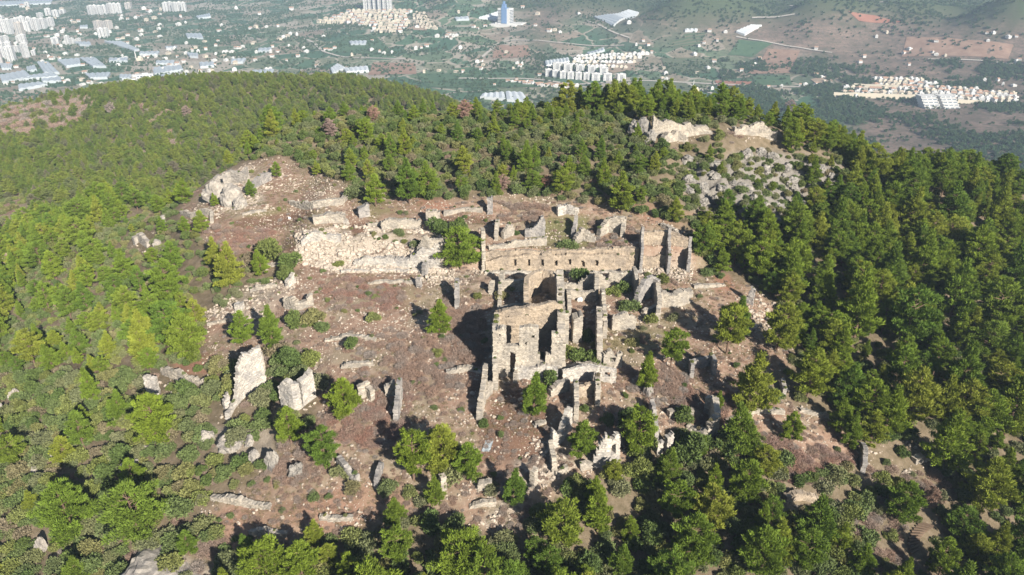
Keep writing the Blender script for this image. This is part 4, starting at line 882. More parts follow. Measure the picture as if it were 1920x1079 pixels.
def classify(x, y, z):
    a, b, _ = project(x, y, z)
    k = np.full(len(x), 'P', dtype='U1')                                # right-hand wood by default
    for poly, c in ((ZREAR, 'R'), (ZSHOULD, 'S'), (ZLPINE, 'L'), (ZLMAQ, 'M'), (ZBOT, 'B'), (ZROCK, 'K'), (CLEAR, 'C')):
        k = np.where(poly_sd(a, b, poly)+fbm(x/9, y/9, 71)*10 > 0, c, k)
    keep = np.zeros(len(x))
    for poly, w in KEEP: keep = np.maximum(keep, (poly_sd(a, b, poly) > 0)*w)
    return k, keep, a, b
# pines on the hill
x, y = poisson(-215, 235, 62, 300, 4.2); z = ground(x, y); k, keep, a, b = classify(x, y, z)
pr = {'P': .86, 'R': .24, 'S': .10, 'L': .52, 'M': .10, 'B': .62, 'K': .10, 'C': 0}
prob = np.array([pr[c] for c in k])*np.clip(1-keep, 0, 1)
prob = np.where((k == 'R') & (b < 235), .36, prob)
prob *= np.where((k == 'P') & (b > 860), .8, 1)*np.where((k == 'P') & (a > 1300) & (a < 1560) & (b < 262), .45, 1)*smooth(-.62, -.12, fbm(x/13, y/13, 83))
for i in np.nonzero(tr.random(len(x)) < prob)[0]:
    if np.hypot(hand[:, 0]-x[i], hand[:, 1]-y[i]).min() < 4.2 or on_ruin(x[i], y[i], 2): continue
    h = (4.6+6.8*tr.random()**1.15)*{'P': 1.04, 'R': .60, 'S': .55, 'L': 1.0, 'M': .85, 'B': 1.0, 'K': .6}[k[i]]
    CAND.append((x[i], y[i], z[i], h, int(tr.integers(0, 10)), tr.uniform(.85, 1.15), False))
near_n = len(CAND)
# the ridge behind on the left, and the far side of the hill
for (x0, x1, y0, y1, d, pmax) in ((-560, 130, 300, 720, 4.5, .93), (-360, -215, 90, 300, 4.8, .9), (130, 330, 240, 420, 6.5, .6)):
    x, y = poisson(x0, x1, y0, y1, d); z = ground(x, y); a, b, _ = project(x, y, z)
    sc2 = smooth(-30, 40, poly_sd(a, b, [(-200, 190), (150, 165), (190, 195), (160, 230), (40, 270), (-200, 300)])+fbm(x/30, y/30, 5)*40)
    br = poly_sd(a, b, [(-80, 380), (40, 375), (85, 405), (60, 430), (-80, 440)]) > 0
    p_ = pmax*(1-.85*sc2)*(1-br)*smooth(-165, -120, z)*smooth(-.75, -.2, fbm(x/24, y/24, 81))
    for i in np.nonzero(tr.random(len(x)) < p_)[0]: CAND.append((x[i], y[i], z[i], tr.uniform(3.4, 7.6), int(tr.integers(0, 10)), tr.uniform(1.0, 1.4), False))
# bushes
BC = []                                                               # x, y, z, scale, kind(0 maquis, 1 laurel), hand
def hb(px, py, wpx, kind=0):
    p = cast(px, py); BC.append((p[0], p[1], p[2], wpx*mpp(p)/3.2, kind, True))
for q in [(545, 505, 46, 1), (470, 500, 44, 0), (510, 490, 60, 1), (536, 525, 34, 1), (1088, 530, 40, 1), (1085, 672, 40, 1), (1110, 680, 44, 1), (1065, 665, 36, 0), (1130, 685, 30, 1), (660, 655, 34, 1), (545, 690, 50, 1), (585, 680, 44, 0), (520, 700, 40, 0), (585, 600, 50, 0), (550, 612, 40, 1),
          (606, 618, 34, 0), (1240, 528, 30, 1), (1165, 545, 34, 1), (1150, 552, 30, 0), (1180, 580, 44, 0), (1215, 520, 16, 0), (665, 372, 44, 0), (820, 440, 44, 1), (860, 438, 36, 1), (722, 448, 14, 1), (748, 442, 22, 0), (782, 460, 26, 0), (700, 442, 14, 0), (970, 440, 14, 1), (1185, 478, 22, 0), (1192, 488, 16, 0),
          (897, 558, 20, 1), (1032, 722, 40, 1), (905, 800, 24, 1), (865, 770, 14, 0), (745, 760, 18, 0), (640, 890, 40, 0), (660, 918, 34, 0), (730, 925, 44, 0), (770, 925, 34, 0), (790, 945, 34, 0), (850, 900, 60, 0), (920, 920, 34, 0), (1330, 495, 30, 1), (1310, 480, 24, 1), (1095, 768, 20, 1), (1172, 745, 14, 1), (1225, 760, 14, 1),
          (700, 600, 30, 0), (820, 665, 24, 0), (590, 935, 26, 0), (470, 1008, 16, 0), (530, 958, 14, 0), (380, 935, 40, 0), (340, 960, 60, 0), (1180, 800, 50, 1), (1200, 850, 60, 1), (1280, 790, 40, 1), (1140, 790, 34, 0), (985, 705, 22, 0), (1300, 860, 70, 1), (1360, 850, 60, 1), (1410, 850, 40, 0), (1000, 690, 26, 0),
          (1065, 465, 40, 0), (1100, 640, 30, 1), (940, 560, 30, 0), (960, 545, 20, 0), (1120, 650, 26, 0), (1220, 605, 30, 0), (1260, 600, 26, 0), (1185, 645, 30, 0), (705, 560, 18, 0), (635, 500, 22, 0)]: hb(*q)
x, y = poisson(-215, 235, 62, 300, 2.5); z = ground(x, y); k, keep, a, b = classify(x, y, z)
pr = {'P': .62, 'R': .92, 'S': .80, 'L': .80, 'M': .94, 'B': .88, 'K': .92, 'C': .11}
prob = np.array([pr[c] for c in k])*np.clip(1-keep*.62, 0, 1)
pxy = np.array([c[:2] for c in CAND[:near_n]])
for i in np.nonzero(tr.random(len(x)) < prob)[0]:
    if on_ruin(x[i], y[i], 1): continue
    s = tr.uniform(.55, 1.25)*{'C': .42, 'B': 1.2, 'M': 1.25, 'P': .95, 'S': .85, 'L': 1.0, 'K': .9, 'R': 1.1}[k[i]]
    BC.append((x[i], y[i], z[i], s, int(tr.random() < {'B': .25, 'P': .2, 'C': .1}.get(k[i], .12)), False))
x, y = poisson(-560, 130, 300, 720, 5.0); z = ground(x, y); kp = (tr.random(len(x)) < .7) & (z > -150)
for i in np.nonzero(kp)[0]: BC.append((x[i], y[i], z[i], tr.uniform(.7, 1.5), 0, False))

def shown(x, y, z, h):
    """how tall a plant stands in the picture, 0 if it is out of frame or behind the ground"""
    a, b, d = project(x, y, z+h*.6)
    if not (-25 < a < 1945 and -25 < b < 1105): return 0
    T = np.linspace(.3, .985, 90); c = np.array([x, y, z+h*.75-CAM_H])
    if (ground(x*T, y*T) > CAM_H+c[2]*T).any(): return 0
    return h*FPX/float(d)
def pick(L, hf, n):
    sz = [(shown(q[0], q[1], q[2], hf(q)) + (1000 if q[-1] else 0), i) for i, q in enumerate(L)]
    sz.sort(reverse=True)
    return [i for s, i in sz[:n] if s > 1000 or s > 0]
SIZE = lambda h, lo, hi: 'small' if h < lo else ('tall' if h > hi else 'middling')
REG = [('shaded right slope', lambda a, b: a > 1300 and 300 < b < 860), ('bottom right wood', lambda a, b: a > 960 and b >= 860), ('bottom edge thicket', lambda a, b: a > 430 and b >= 960),
       ('lower left scrub', lambda a, b: a <= 560 and b >= 690), ('bright left wood', lambda a, b: a <= 430 and 380 <= b < 690), ('castle hilltop', lambda a, b: a > 1060 and b < 300),
       ('rise behind terrace', lambda a, b: b < 400), ('open ruin ground', lambda a, b: True)]
def name_plants(items, noun, shape):
    """labels that single each plant out: landmark beside it, else its rank within its stretch of wood"""
    out = [None]*len(items); taken = set(); rest = {}
    land = {}
    for i, (a, b, h, extra) in enumerate(items):
        d = [(math.hypot(a-l[0], b-l[1]), l) for l in LAND]; d.sort(key=lambda q: q[0])
        if d[0][0] < 95: land.setdefault(d[0][1], []).append((d[0][0], i))
        else: rest.setdefault(i, None)
    for l, lst in land.items():
        lst.sort()
        side = {}
        for dd, i in lst:
            a, b = items[i][:2]; dx, dy = a-l[0], b-l[1]
            s = ('right of' if dx > 0 else 'left of') if abs(dx) > abs(dy) else ('in front of' if dy > 0 else 'behind')
            side.setdefault(s, []).append(i)
        for s, ii in side.items():
            for r, i in enumerate(ii):
                ph = l[2].split(' ')[:8]
                out[i] = '%s %s %s %s the %s' % (('nearest' if r == 0 else nth(r+1)+' nearest'), shape(items[i]), noun, s, ' '.join(ph))
                out[i] = ' '.join(out[i].split()[:16])
    reg = {}
    for i in rest:
        a, b = items[i][:2]
        for nm, f in REG:
            if f(a, b): reg.setdefault(nm, []).append(i); break
    for nm, ii in reg.items():
        bands = {}
        for i in ii: bands.setdefault(int(items[i][1]//45), []).append(i)
        for bi, (bk, jj) in enumerate(sorted(bands.items())):
            jj.sort(key=lambda i: items[i][0])
            for r, i in enumerate(jj):
                out[i] = '%s %s, %s from left, %s row down the %s' % (shape(items[i]), noun, nth(r+1), nth(bi+1), nm)
    seen = {}
    for i, t_ in enumerate(out):
        if t_ in seen: seen[t_] += 1; out[i] = t_.replace(noun, 'further '*(seen[t_]-1)+noun, 1)
        else: seen[t_] = 1
    return out
vk = ['conical', 'conical', 'pointed', 'rounded', 'open-crowned', 'slender', 'rounded', 'open-crowned', 'conical', 'broad']
sel = pick(CAND, lambda q: q[3], 300); ss = set(sel)
items = []
for i in sel:
    q = CAND[i]; a, b, _ = project(q[0], q[1], q[2]+q[3]*.5); items.append((float(a), float(b), q[3], q[4]))
labs = name_plants(items, 'pine', lambda it: '%s %s' % (SIZE(it[2], 6.5, 9.5), vk[it[3]]))
for i, lb in zip(sel, labs):
    x_, y_, z_, h, v, wd, hd = CAND[i]; s = h/10
    r = empty('pine_tree', (x_, y_, z_-.15), random.uniform(0, 6.28), (s*wd, s*wd, s)); tag(r, lb, 'pine', 'pines on the ruin hill', 'thing')
    add('crown', PINES[v][0], r); add('trunk', PINES[v][1], r)
R_ = np.array([q[:6] for i, q in enumerate(CAND) if i not in ss])
far_ = (R_[:, 1] > 295) | (R_[:, 0] < -212)
for msk, cl, nm, lb in ((~far_, C_PINE, 'pine_forest', 'dense mass of bright pines behind the nearest ones on the ruin hill'), (far_, C_RIDGE, 'ridge_forest', 'dense duller, haze-tinted pine wood on the ridge behind at the left')):
    Q = R_[msk]; scatter(nm, lb, 'forest', cl, 10, Q[:, :3], np.stack([Q[:, 3]/10*Q[:, 5], Q[:, 3]/10*Q[:, 5], Q[:, 3]/10], 1), idx=Q[:, 4].astype(int))
selb = pick(BC, lambda q: q[3]*1.7, 300); sb = set(selb); items = []
for i in selb:
    q = BC[i]; a, b, _ = project(q[0], q[1], q[2]+q[3]); items.append((float(a), float(b), q[3], q[4]))
labs = name_plants(items, 'bush', lambda it: '%s %s' % (SIZE(it[2], .8, 1.25), ['grey-green', 'dark green'][it[3]]))
for i, lb in zip(selb, labs):
    x_, y_, z_, s, kd, hd = BC[i]; me = random.choice(LAUREL if kd else BUSH)
    tag(add('bush', me, None, (x_, y_, z_-.1), random.uniform(0, 6.28), s), lb, 'bush', 'bushes on the ruin hill', 'thing')
for kd, nm, lb, cl, nvar in ((0, 'scrub_vegetation', 'mass of grey-green maquis scrub on the hill', C_BUSH, 6), (1, 'laurel_vegetation', 'mass of dark green leafy bushes under the pines', C_LAUR, 3)):
    Q = np.array([q[:4] for i, q in enumerate(BC) if i not in sb and q[4] == kd])
    scatter(nm, lb, 'scrub', cl, nvar, Q[:, :3], Q[:, 3])
# bare and rust-coloured bushes, dry grass
TWZ = [([(1440, 820), (1600, 850), (1590, 905), (1450, 905)], 150, 4), ([(385, 425), (520, 430), (490, 480), (400, 475)], 130, 4), ([(600, 520), (760, 530), (750, 580), (610, 580)], 90, 5), ([(940, 380), (1040, 385), (1000, 420), (940, 415)], 70, 1), ([(830, 560), (915, 570), (900, 680), (850, 660)], 90, 1),
       ([(640, 620), (900, 640), (890, 740), (660, 740)], 150, 1), ([(600, 740), (780, 740), (740, 840), (640, 830)], 120, 4), ([(1280, 720), (1420, 750), (1360, 800), (1240, 790)], 50, 4), ([(1180, 700), (1320, 690), (1300, 760), (1190, 760)], 60, 1), ([(520, 800), (640, 820), (600, 920), (500, 900)], 60, 1), (ZREAR, 160, 1), (ZLMAQ, 160, 1),
       ([(1620, 880), (1780, 880), (1760, 960), (1640, 950)], 50, 1), ([(200, 1000), (420, 1010), (420, 1079), (200, 1079)], 50, 1), ([(1580, 960), (1700, 950), (1720, 1079), (1600, 1060)], 50, 1), ([(-60, 190), (150, 168), (185, 195), (150, 230), (30, 270), (-60, 290)], 420, 7), ([(230, 200), (420, 200), (440, 260), (260, 300)], 60, 7), ([(1110, 420), (1200, 430), (1180, 470), (1110, 460)], 40, 1), (CLEAR, 2600, 2)]
P = []; sc = []; ix = []
for poly, n, kd in TWZ:
    poly = np.array(poly); c = 0; tries = 0
    while c < n and tries < 30000:
        tries += 1
        px, py = tr.uniform(poly[:, 0].min(), poly[:, 0].max()), tr.uniform(poly[:, 1].min(), poly[:, 1].max())
        if poly_sd(np.array([px]), np.array([py]), poly.tolist())[0] < 0: continue
        p = cast(px, py)
        if on_ruin(p[0], p[1], 0): continue
        P.append(p); sc.append(tr.uniform(.35, 1.0)*(.5 if kd == 2 else (3.2 if kd == 7 else 1))); ix.append(int(tr.integers(3, 6)) if (kd in (4, 5) and tr.random() < .75) else int(tr.integers(0, 3))); c += 1
scatter('dry_brush_undergrowth', 'leafless grey and rust-coloured brush among the ruins', 'brush', C_TWIG, 6, np.array(P), np.array(sc), idx=np.array(ix))
n = 40000; x = tr.uniform(-95, 95, n); y = tr.uniform(76, 225, n); z = ground(x, y); a, b, _ = project(x, y, z)
kk = (poly_sd(a, b, CLEAR) > -15) & (tr.random(n) < smooth(-.35, .45, fbm(x/9, y/9, 91)))
scatter('dry_grass', 'dry straw-coloured grass tufts on the cleared ground', 'grass', C_TUFT, 3, np.stack([x, y, z], 1)[kk], tr.uniform(.3, 1.0, kk.sum()))

# dead pines, plants on wall tops, stones fallen along the walls
DEADC = [(recolour(PINES[k][0], M['rust'] if j else M['twig']), PINES[k][1]) for j, k in ((0, 4), (1, 7))]
for px, py, h, j, lb in [(622, 262, 34, 1, 'reddish dead pine on the rise above the left fort'), (702, 232, 28, 1, 'browned pine near the crest left of centre'), (212, 222, 26, 0, 'bare grey pine on the left ridge'), (352, 226, 24, 0, 'grey leafless pine right of the bare ridge pine'), (872, 228, 34, 1, 'browned pine on the crest above the terrace'),
                     (944, 362, 30, 1, 'rust-brown pine behind the upright stone pillar'), (952, 336, 22, 1, 'smaller rust-brown pine above the terrace'), (1026, 358, 26, 1, 'browned pine behind the pale stone pile wall'), (118, 585, 26, 1, 'browned bush-like pine in the left wood'), (28, 510, 34, 0, 'bare grey pine at the left edge'), (1742, 950, 40, 0, 'bare grey pine in the lower right wood'), (1480, 215, 24, 1, 'browned pine on the crest right of the castle')]:
    p = cast(px, py); m = mpp(p); s_ = h*m/.86/10; r = tag(empty('dead_pine', p, random.uniform(0, 6), (s_, s_, s_)), lb, 'dead tree', None, 'thing'); add('crown', DEADC[j][0], r); add('trunk', DEADC[j][1], r)
tops = []
for o in bpy.data.objects:
    if o.type == 'MESH' and o.data.name.startswith('masonry'):
        for f in o.data.polygons:
            if f.normal.z > .75 and tr.random() < .035: tops.append(tuple(f.center))
tops = np.array(tops)
scatter('wall_top_weeds', 'small weeds and tufts growing on the wall tops', 'weeds', C_BUSH, 6, tops, tr.uniform(.10, .34, len(tops)))
ry = ruin_xy[tr.integers(0, len(ruin_xy), 9000)]; ang = tr.uniform(0, 6.283, 9000); dd = .8+2.4*tr.random(9000)**1.6
x = ry[:, 0]+np.cos(ang)*dd; y = ry[:, 1]+np.sin(ang)*dd; sc = .09*(6.0**(tr.random(9000)**2.4))
kk = np.array([not on_ruin(a_, b_, 0) for a_, b_ in zip(x, y)])
scatter('wall_rubble', 'fallen stones heaped along the feet of the walls', 'rubble', C_RUB, 5, np.stack([x, y, ground(x, y)+sc*.2], 1)[kk], (sc[:, None]*tr.uniform(.6, 1.3, (9000, 3)))[kk], rot=tr.uniform(-.6, .6, (9000, 3))[kk]*np.array([1, 1, 5]))
# ------------------------------------------------------------------ the valley: roads, fields, glasshouses, buildings
_cast = cast
def cast(px, py): return _cast(px, py, 820)                        # everything below stands beyond the hill
def drape(name, poly, mat, lift=1.0, label=None, n=8):
    """a field laid over the ground inside a four-cornered outline"""
    c = [cast(a, b) for a, b in poly]; V = []
    for j in range(n+1):
        for i in range(n+1):
            u, v = i/n, j/n
            p = (c[0]*(1-u)+c[1]*u)*(1-v)+(c[3]*(1-u)+c[2]*u)*v
            V.append((p[0], p[1], float(ground(p[0], p[1]))+lift))
    F = [(j*(n+1)+i, j*(n+1)+i+1, (j+1)*(n+1)+i+1, (j+1)*(n+1)+i) for j in range(n) for i in range(n)]
    o = add(name, mesh_np(name, V, F, mat)); tag(o, label, kind='structure'); return o
def strip(name, path, width, mat, label, lift=1.2):
    pts = [cast(a, b) for a, b in path]; P = []
    for a, b in zip(pts[:-1], pts[1:]):
        k = max(2, int(np.hypot(*(b-a)[:2])/12))
        for q in range(k): P.append(a+(b-a)*q/k)
    P.append(pts[-1]); P = np.array(P)[:, :2]
    for _ in range(3): P[1:-1] = (P[:-2]+2*P[1:-1]+P[2:])/4
    d = np.gradient(P, axis=0); d /= np.linalg.norm(d, axis=1)[:, None]+1e-9; nrm = np.stack([-d[:, 1], d[:, 0]], 1)
    V = []
    for p, q in zip(P, nrm):
        for s in (-.5, 0, .5):
            w = p+q*s*width; V.append((w[0], w[1], float(max(ground(*w), ground(*p)))+lift))
    F = [f for i in range(len(P)-1) for f in ((3*i, 3*i+1, 3*i+4, 3*i+3), (3*i+1, 3*i+2, 3*i+5, 3*i+4))]
    tag(add(name, mesh_np(name, V, F, mat)), label, kind='structure')
def field_mat(name, a, b, row=0, sc=.06):
    t = NT(name, .95, .1); p = t.pos(); n = t.noise(sc, p, 5, .7); c = t.ramp(n, [(.35, a), (.65, b)])
    if row:
        w = t.new('ShaderNodeTexWave'); w.inputs['Scale'].default_value = row; w.inputs['Distortion'].default_value = 2.5; w.inputs['Detail'].default_value = 2; t.l.new(p, w.inputs['Vector'])
        w.bands_direction = 'Y'
        c = t.mix(t.math('MULTIPLY', w.outputs['Fac'], .65), c, (.20, .17, .12))
    return t.col(c).m
FM = {'brown': field_mat('ploughed_field', (.24, .15, .11), (.33, .22, .165)), 'green': field_mat('orchard_field', (.055, .11, .06), (.09, .145, .075)), 'rows': field_mat('row_orchard', (.055, .10, .055), (.085, .13, .065), .022),
      'tan': field_mat('dry_field', (.27, .20, .15), (.36, .28, .21)), 'red': field_mat('red_earth_field', (.28, .12, .085), (.34, .17, .12)), 'dark': field_mat('dark_scrub', (.04, .05, .035), (.075, .08, .05)), 'pale': field_mat('bare_yard', (.42, .37, .31), (.52, .47, .41))}
for poly, k, lb in [([(930, 85), (990, 86), (996, 108), (922, 110)], 'brown', 'ploughed field below the blue-topped tower'), ([(700, 118), (778, 120), (782, 140), (690, 142)], 'brown', 'brown field left of centre in the valley'), ([(1440, 92), (1500, 96), (1480, 138), (1400, 140)], 'brown', 'brown sloping field right of the valley orchard'),
                ([(1385, 75), (1450, 82), (1410, 108), (1365, 104)], 'green', 'green orchard block on the right valley slope'), ([(1290, 62), (1325, 62), (1310, 86), (1240, 90)], 'rows', 'striped orchard above the row houses'), ([(1240, 110), (1340, 108), (1330, 138), (1250, 138)], 'rows', 'striped orchard right of the white apartment blocks'),
                ([(1080, 165), (1185, 172), (1170, 196), (1000, 190)], 'rows', 'striped orchard beyond the crest'), ([(780, 138), (1000, 142), (1010, 165), (800, 165)], 'green', 'long green orchard before the apartment blocks'), ([(1200, 150), (1300, 155), (1290, 185), (1160, 180)], 'rows', 'terraced orchard right of the warehouses'),
                ([(640, 68), (700, 66), (740, 100), (600, 100)], 'green', 'green orchard slope below the villa estate'), ([(1340, 152), (1410, 154), (1405, 163), (1345, 162)], 'red', 'narrow red earth field beside the valley road'), ([(1410, 144), (1480, 142), (1485, 160), (1415, 162)], 'green', 'green plot beside the red earth field'),
                ([(770, 45), (805, 47), (800, 58), (762, 58)], 'tan', 'bare tan plot between the villa estates'), ([(1590, 22), (1640, 30), (1700, 42), (1610, 40)], 'red', 'red earth scar on the far right hill'), ([(1100, 120), (1200, 118), (1190, 132), (1150, 138)], 'tan', 'bare yard inside the row house estate'),
                ([(1700, 70), (1900, 85), (1890, 112), (1690, 108)], 'brown', 'brown heath slope at the far right'), ([(1520, 150), (1555, 140), (1562, 154), (1530, 158)], 'tan', 'quarried bank beside the road at right'), ([(330, 72), (420, 70), (410, 86), (320, 84)], 'green', 'green orchard in the middle of the plain')]:
    drape('field', poly, FM[k], 1.0 if k != 'dark' else 1.3, lb)
RD = plain('pale_road', (.46, .42, .37), .9)
for path, w, lb in [([(860, 148), (985, 148), (1075, 160), (1180, 152), (1290, 156), (1420, 162), (1500, 165), (1560, 155)], 9, 'pale main road across the valley behind the crest'), ([(1290, 158), (1330, 175), (1375, 190)], 8, 'road bending towards the mosque'), ([(905, 108), (930, 84), (950, 76), (1080, 84), (1170, 86)], 7, 'track past the ploughed field'),
                    ([(560, 70), (590, 82), (606, 98), (640, 108), (760, 112)], 7, 'curving track on the left valley slope'), ([(1100, 40), (1150, 62), (1180, 72)], 6, 'track below the long white glasshouse'), ([(1380, 70), (1450, 82), (1520, 95), (1560, 100)], 6, 'track over the brown right slope'), ([(1410, 35), (1440, 34), (1490, 28)], 8, 'pale bench cut on the far hill'),
                    ([(400, 70), (440, 66), (490, 76)], 6, 'dusty lane left of the white warehouse'), ([(1480, 12), (1600, 2), (1660, 4)], 9, 'pale cut high on the far hill'), ([(1740, 112), (1850, 116), (1920, 122)], 6, 'lane on the far right slope'), ([(205, 82), (232, 86), (262, 98)], 8, 'straight canal-like road in the left plain'),
                    ([(1180, 190), (1230, 205)], 7, 'road end below the orchard'), ([(520, 70), (560, 60), (620, 55)], 6, 'lane climbing to the villa estate')]:
    strip('road', path, w, RD, lb)
# glasshouses with rows of ridged roofs
GH = plain('glasshouse_film', (.42, .46, .49), .45, .4, .10, .05); GH2 = plain('glasshouse_bright', (.58, .61, .63), .4, .4, .08, .05)
def glasshouse(poly, label, bright=False):
    c = [cast(a, b) for a, b in poly]; wv = np.linalg.norm((c[1]-c[0])[:2]); n = int(np.clip(wv/9, 3, 26))
    z0 = 0
    V = []; F = []
    for i in range(2*n+1):
        u = i/(2*n); rz_ = 4.0+(1.6 if i % 2 else 0)
        a = c[3]*(1-u)+c[2]*u; b = c[0]*(1-u)+c[1]*u
        za, zb_ = float(ground(a[0], a[1])), float(ground(b[0], b[1])); V += [(a[0], a[1], za-3), (a[0], a[1], za+rz_), (b[0], b[1], zb_+rz_), (b[0], b[1], zb_-3)]
    for i in range(2*n):
        o = 4*i; F += [(o, o+4, o+5, o+1), (o+1, o+5, o+6, o+2), (o+2, o+6, o+7, o+3)]
    F += [(0, 1, 2, 3), tuple(8*n+k for k in (3, 2, 1, 0))]
    tag(add('greenhouse', mesh_np('greenhouse', V, F, GH2 if bright else GH)), label, 'greenhouse', 'plastic greenhouses in the valley')
G = [[(0, 145), (48, 136), (60, 148), (5, 158)], [(40, 148), (100, 140), (112, 147), (44, 152)], [(70, 120), (92, 120), (112, 140), (84, 140)], [(108, 116), (150, 113), (152, 124), (125, 128)], [(150, 112), (180, 112), (200, 128), (175, 128)], [(205, 113), (240, 112), (240, 118), (205, 118)], [(35, 163), (78, 158), (90, 162), (36, 172)],
     [(160, 142), (208, 140), (202, 149), (170, 150)], [(225, 144), (248, 144), (245, 151), (225, 151)], [(155, 174), (192, 173), (192, 184), (150, 184)], [(286, 131), (340, 126), (344, 134), (290, 143)], [(293, 118), (328, 117), (326, 123), (293, 123)], [(303, 144), (380, 143), (380, 152), (303, 152)], [(348, 66), (378, 66), (382, 75), (352, 74)],
     [(374, 121), (402, 120), (402, 127), (376, 129)], [(350, 102), (372, 104), (372, 110), (356, 109)], [(425, 145), (470, 143), (470, 151), (426, 151)], [(474, 136), (514, 134), (510, 146), (474, 146)], [(434, 115), (462, 113), (456, 120), (434, 120)], [(140, 82), (170, 82), (172, 88), (150, 87)], [(0, 122), (25, 124), (22, 132), (4, 132)], [(196, 80), (230, 81), (262, 96), (252, 98)],
     [(262, 101), (300, 100), (296, 105), (262, 105)], [(368, 33), (394, 28), (396, 34), (372, 37)], [(50, 130), (66, 126), (70, 134), (52, 137)], [(78, 153), (115, 148), (116, 156), (80, 157)], [(310, 91), (332, 90), (330, 93), (312, 93)], [(0, 6), (100, 0), (96, 8), (0, 13)], [(150, 51), (165, 50), (165, 54), (150, 54)], [(485, 94), (510, 93), (508, 99), (484, 99)]]
for k, q in enumerate(sorted(G, key=lambda q: (int(np.mean([v[1] for v in q])//32), q[0][0]))):
    rw = [p for p in sorted(G, key=lambda p: p[0][0]) if int(np.mean([v[1] for v in p])//32) == int(np.mean([v[1] for v in q])//32)]
    glasshouse(q, 'pale greenhouse roof, %s from left in the %s belt of the left plain' % (nth(rw.index(q)+1), ['farthest', 'upper', 'middle', 'lower', 'nearest', 'last'][int(np.mean([v[1] for v in q])//32)]))
for q, lb in [([(1114, 34), (1180, 21), (1198, 26), (1150, 52)], 'long bright white greenhouse below the far wooded hill'), ([(898, 36), (936, 24), (950, 26), (930, 40)], 'bright greenhouse left of the blue-topped tower'), ([(905, 180), (945, 177), (948, 190), (900, 186)], 'left half of the greenhouse pair beyond the crest'), ([(948, 176), (980, 178), (992, 196), (950, 191)], 'right half of the greenhouse pair beyond the crest'),
              ([(620, 132), (634, 123), (648, 130), (624, 142)], 'small white greenhouse beyond the left ridge'), ([(645, 132), (690, 128), (692, 136), (650, 139)], 'white greenhouse strip right of the small one beyond the ridge'), ([(1022, 118), (1066, 112), (1068, 119), (1024, 127)], 'white flat greenhouse behind the apartment blocks'), ([(1380, 62), (1410, 50), (1428, 50), (1396, 68)], 'ribbed white greenhouse on the right hillside'),
              ([(852, 36), (878, 34), (880, 39), (856, 40)], 'pale greenhouse right of the villa estates'), ([(655, 81), (688, 80), (686, 86), (658, 86)], 'grey greenhouse in the left valley orchard'), ([(1284, 58), (1308, 58), (1306, 61), (1284, 61)], 'low white shed roof on the right hillside'), ([(1100, 102), (1132, 93), (1134, 97), (1104, 105)], 'narrow pale roof above the row houses')]:
    glasshouse(q, lb, 'pale' not in lb and 'grey' not in lb)

# buildings ------------------------------------------------------------
WH = plain('white_render', (.62, .61, .59), .7, .2, .05, .05); CRM = plain('cream_render', (.56, .50, .40), .8, .2, .06, .05); TERRA = plain('roof_tile', (.40, .26, .19), .85, .1, .2, .3); GLS = plain('window_glass', (.10, .13, .17), .15, .5)
BLU = plain('blue_glass', (.15, .25, .44), .2, .5); GRYR = plain('grey_roof', (.42, .40, .38), .8); SLAB = plain('balcony_slab', (.52, .51, .50), .7); UNF = plain('raw_concrete', (.52, .47, .42), .9)
def boxes(name, L, mat):
    V = []; F = []
    for (x0, x1, y0, y1, z0, z1) in L:
        o = len(V); V += [(x0, y0, z0), (x1, y0, z0), (x1, y1, z0), (x0, y1, z0), (x0, y0, z1), (x1, y0, z1), (x1, y1, z1), (x0, y1, z1)]
        F += [tuple(o+i for i in f) for f in ((0, 1, 5, 4), (1, 2, 6, 5), (2, 3, 7, 6), (3, 0, 4, 7), (4, 5, 6, 7))]
    return mesh_np(name, V, F, mat)
def tower_parts(nf, bays, wall_m):
    """a unit block: stepped body, window rows, balconies, roof hut"""
    body = boxes('tower_body', [(-.5, .5, -.42, .5, 0, .96), (-.5, -.14, -.5, -.40, 0, .93), (.14, .5, -.5, -.40, 0, .93), (-.52, .52, -.44, .52, .96, .985)], wall_m)
    W_ = []; Bk = []
    for f in range(nf):
        z = .03+f*(.92/nf); dz = .92/nf
        for b in range(bays):
            x = -.46+b*(.92/bays); y = -.505 if abs(x+.46/bays) > .16 else -.425
            W_.append((x+.02, x+.92/bays-.02, y, y+.05, z+dz*.30, z+dz*.82))
            W_.append((.47, .505, -.40+b*(.85/bays)+.03, -.40+(b+1)*(.85/bays)-.03, z+dz*.3, z+dz*.8))
            W_.append((-.505, -.47, -.40+b*(.85/bays)+.03, -.40+(b+1)*(.85/bays)-.03, z+dz*.3, z+dz*.8))
        Bk.append((-.16, .16, -.56, -.40, z-.004, z+dz*.28))
    return body, boxes('tower_windows', W_, GLS), boxes('tower_balconies', Bk, SLAB), boxes('tower_hut', [(-.14, .2, -.1, .3, .985, 1.06)], wall_m)
TW = [tower_parts(12, 4, WH), tower_parts(9, 5, WH), tower_parts(6, 5, WH), tower_parts(12, 4, UNF)]
def block(px, py, w, h, label, kind=0, depth=None, name='apartment_block', grp=None, rz=None, cat='building'):
    p = cast(px, py); m = mpp(p); r = tag(empty(name, (p[0], p[1], p[2]-1.5), (random.uniform(-.35, .35) if rz is None else rz), (w*m*.92, (depth or w)*m*.92, h*m*1.02+1.5)), label, cat, grp)
    b, wi, ba, hu = TW[kind]; add('wall', b, r); add('window_rows', wi, r); add('balconies', ba, r); add('roof_hut', hu, r); return r
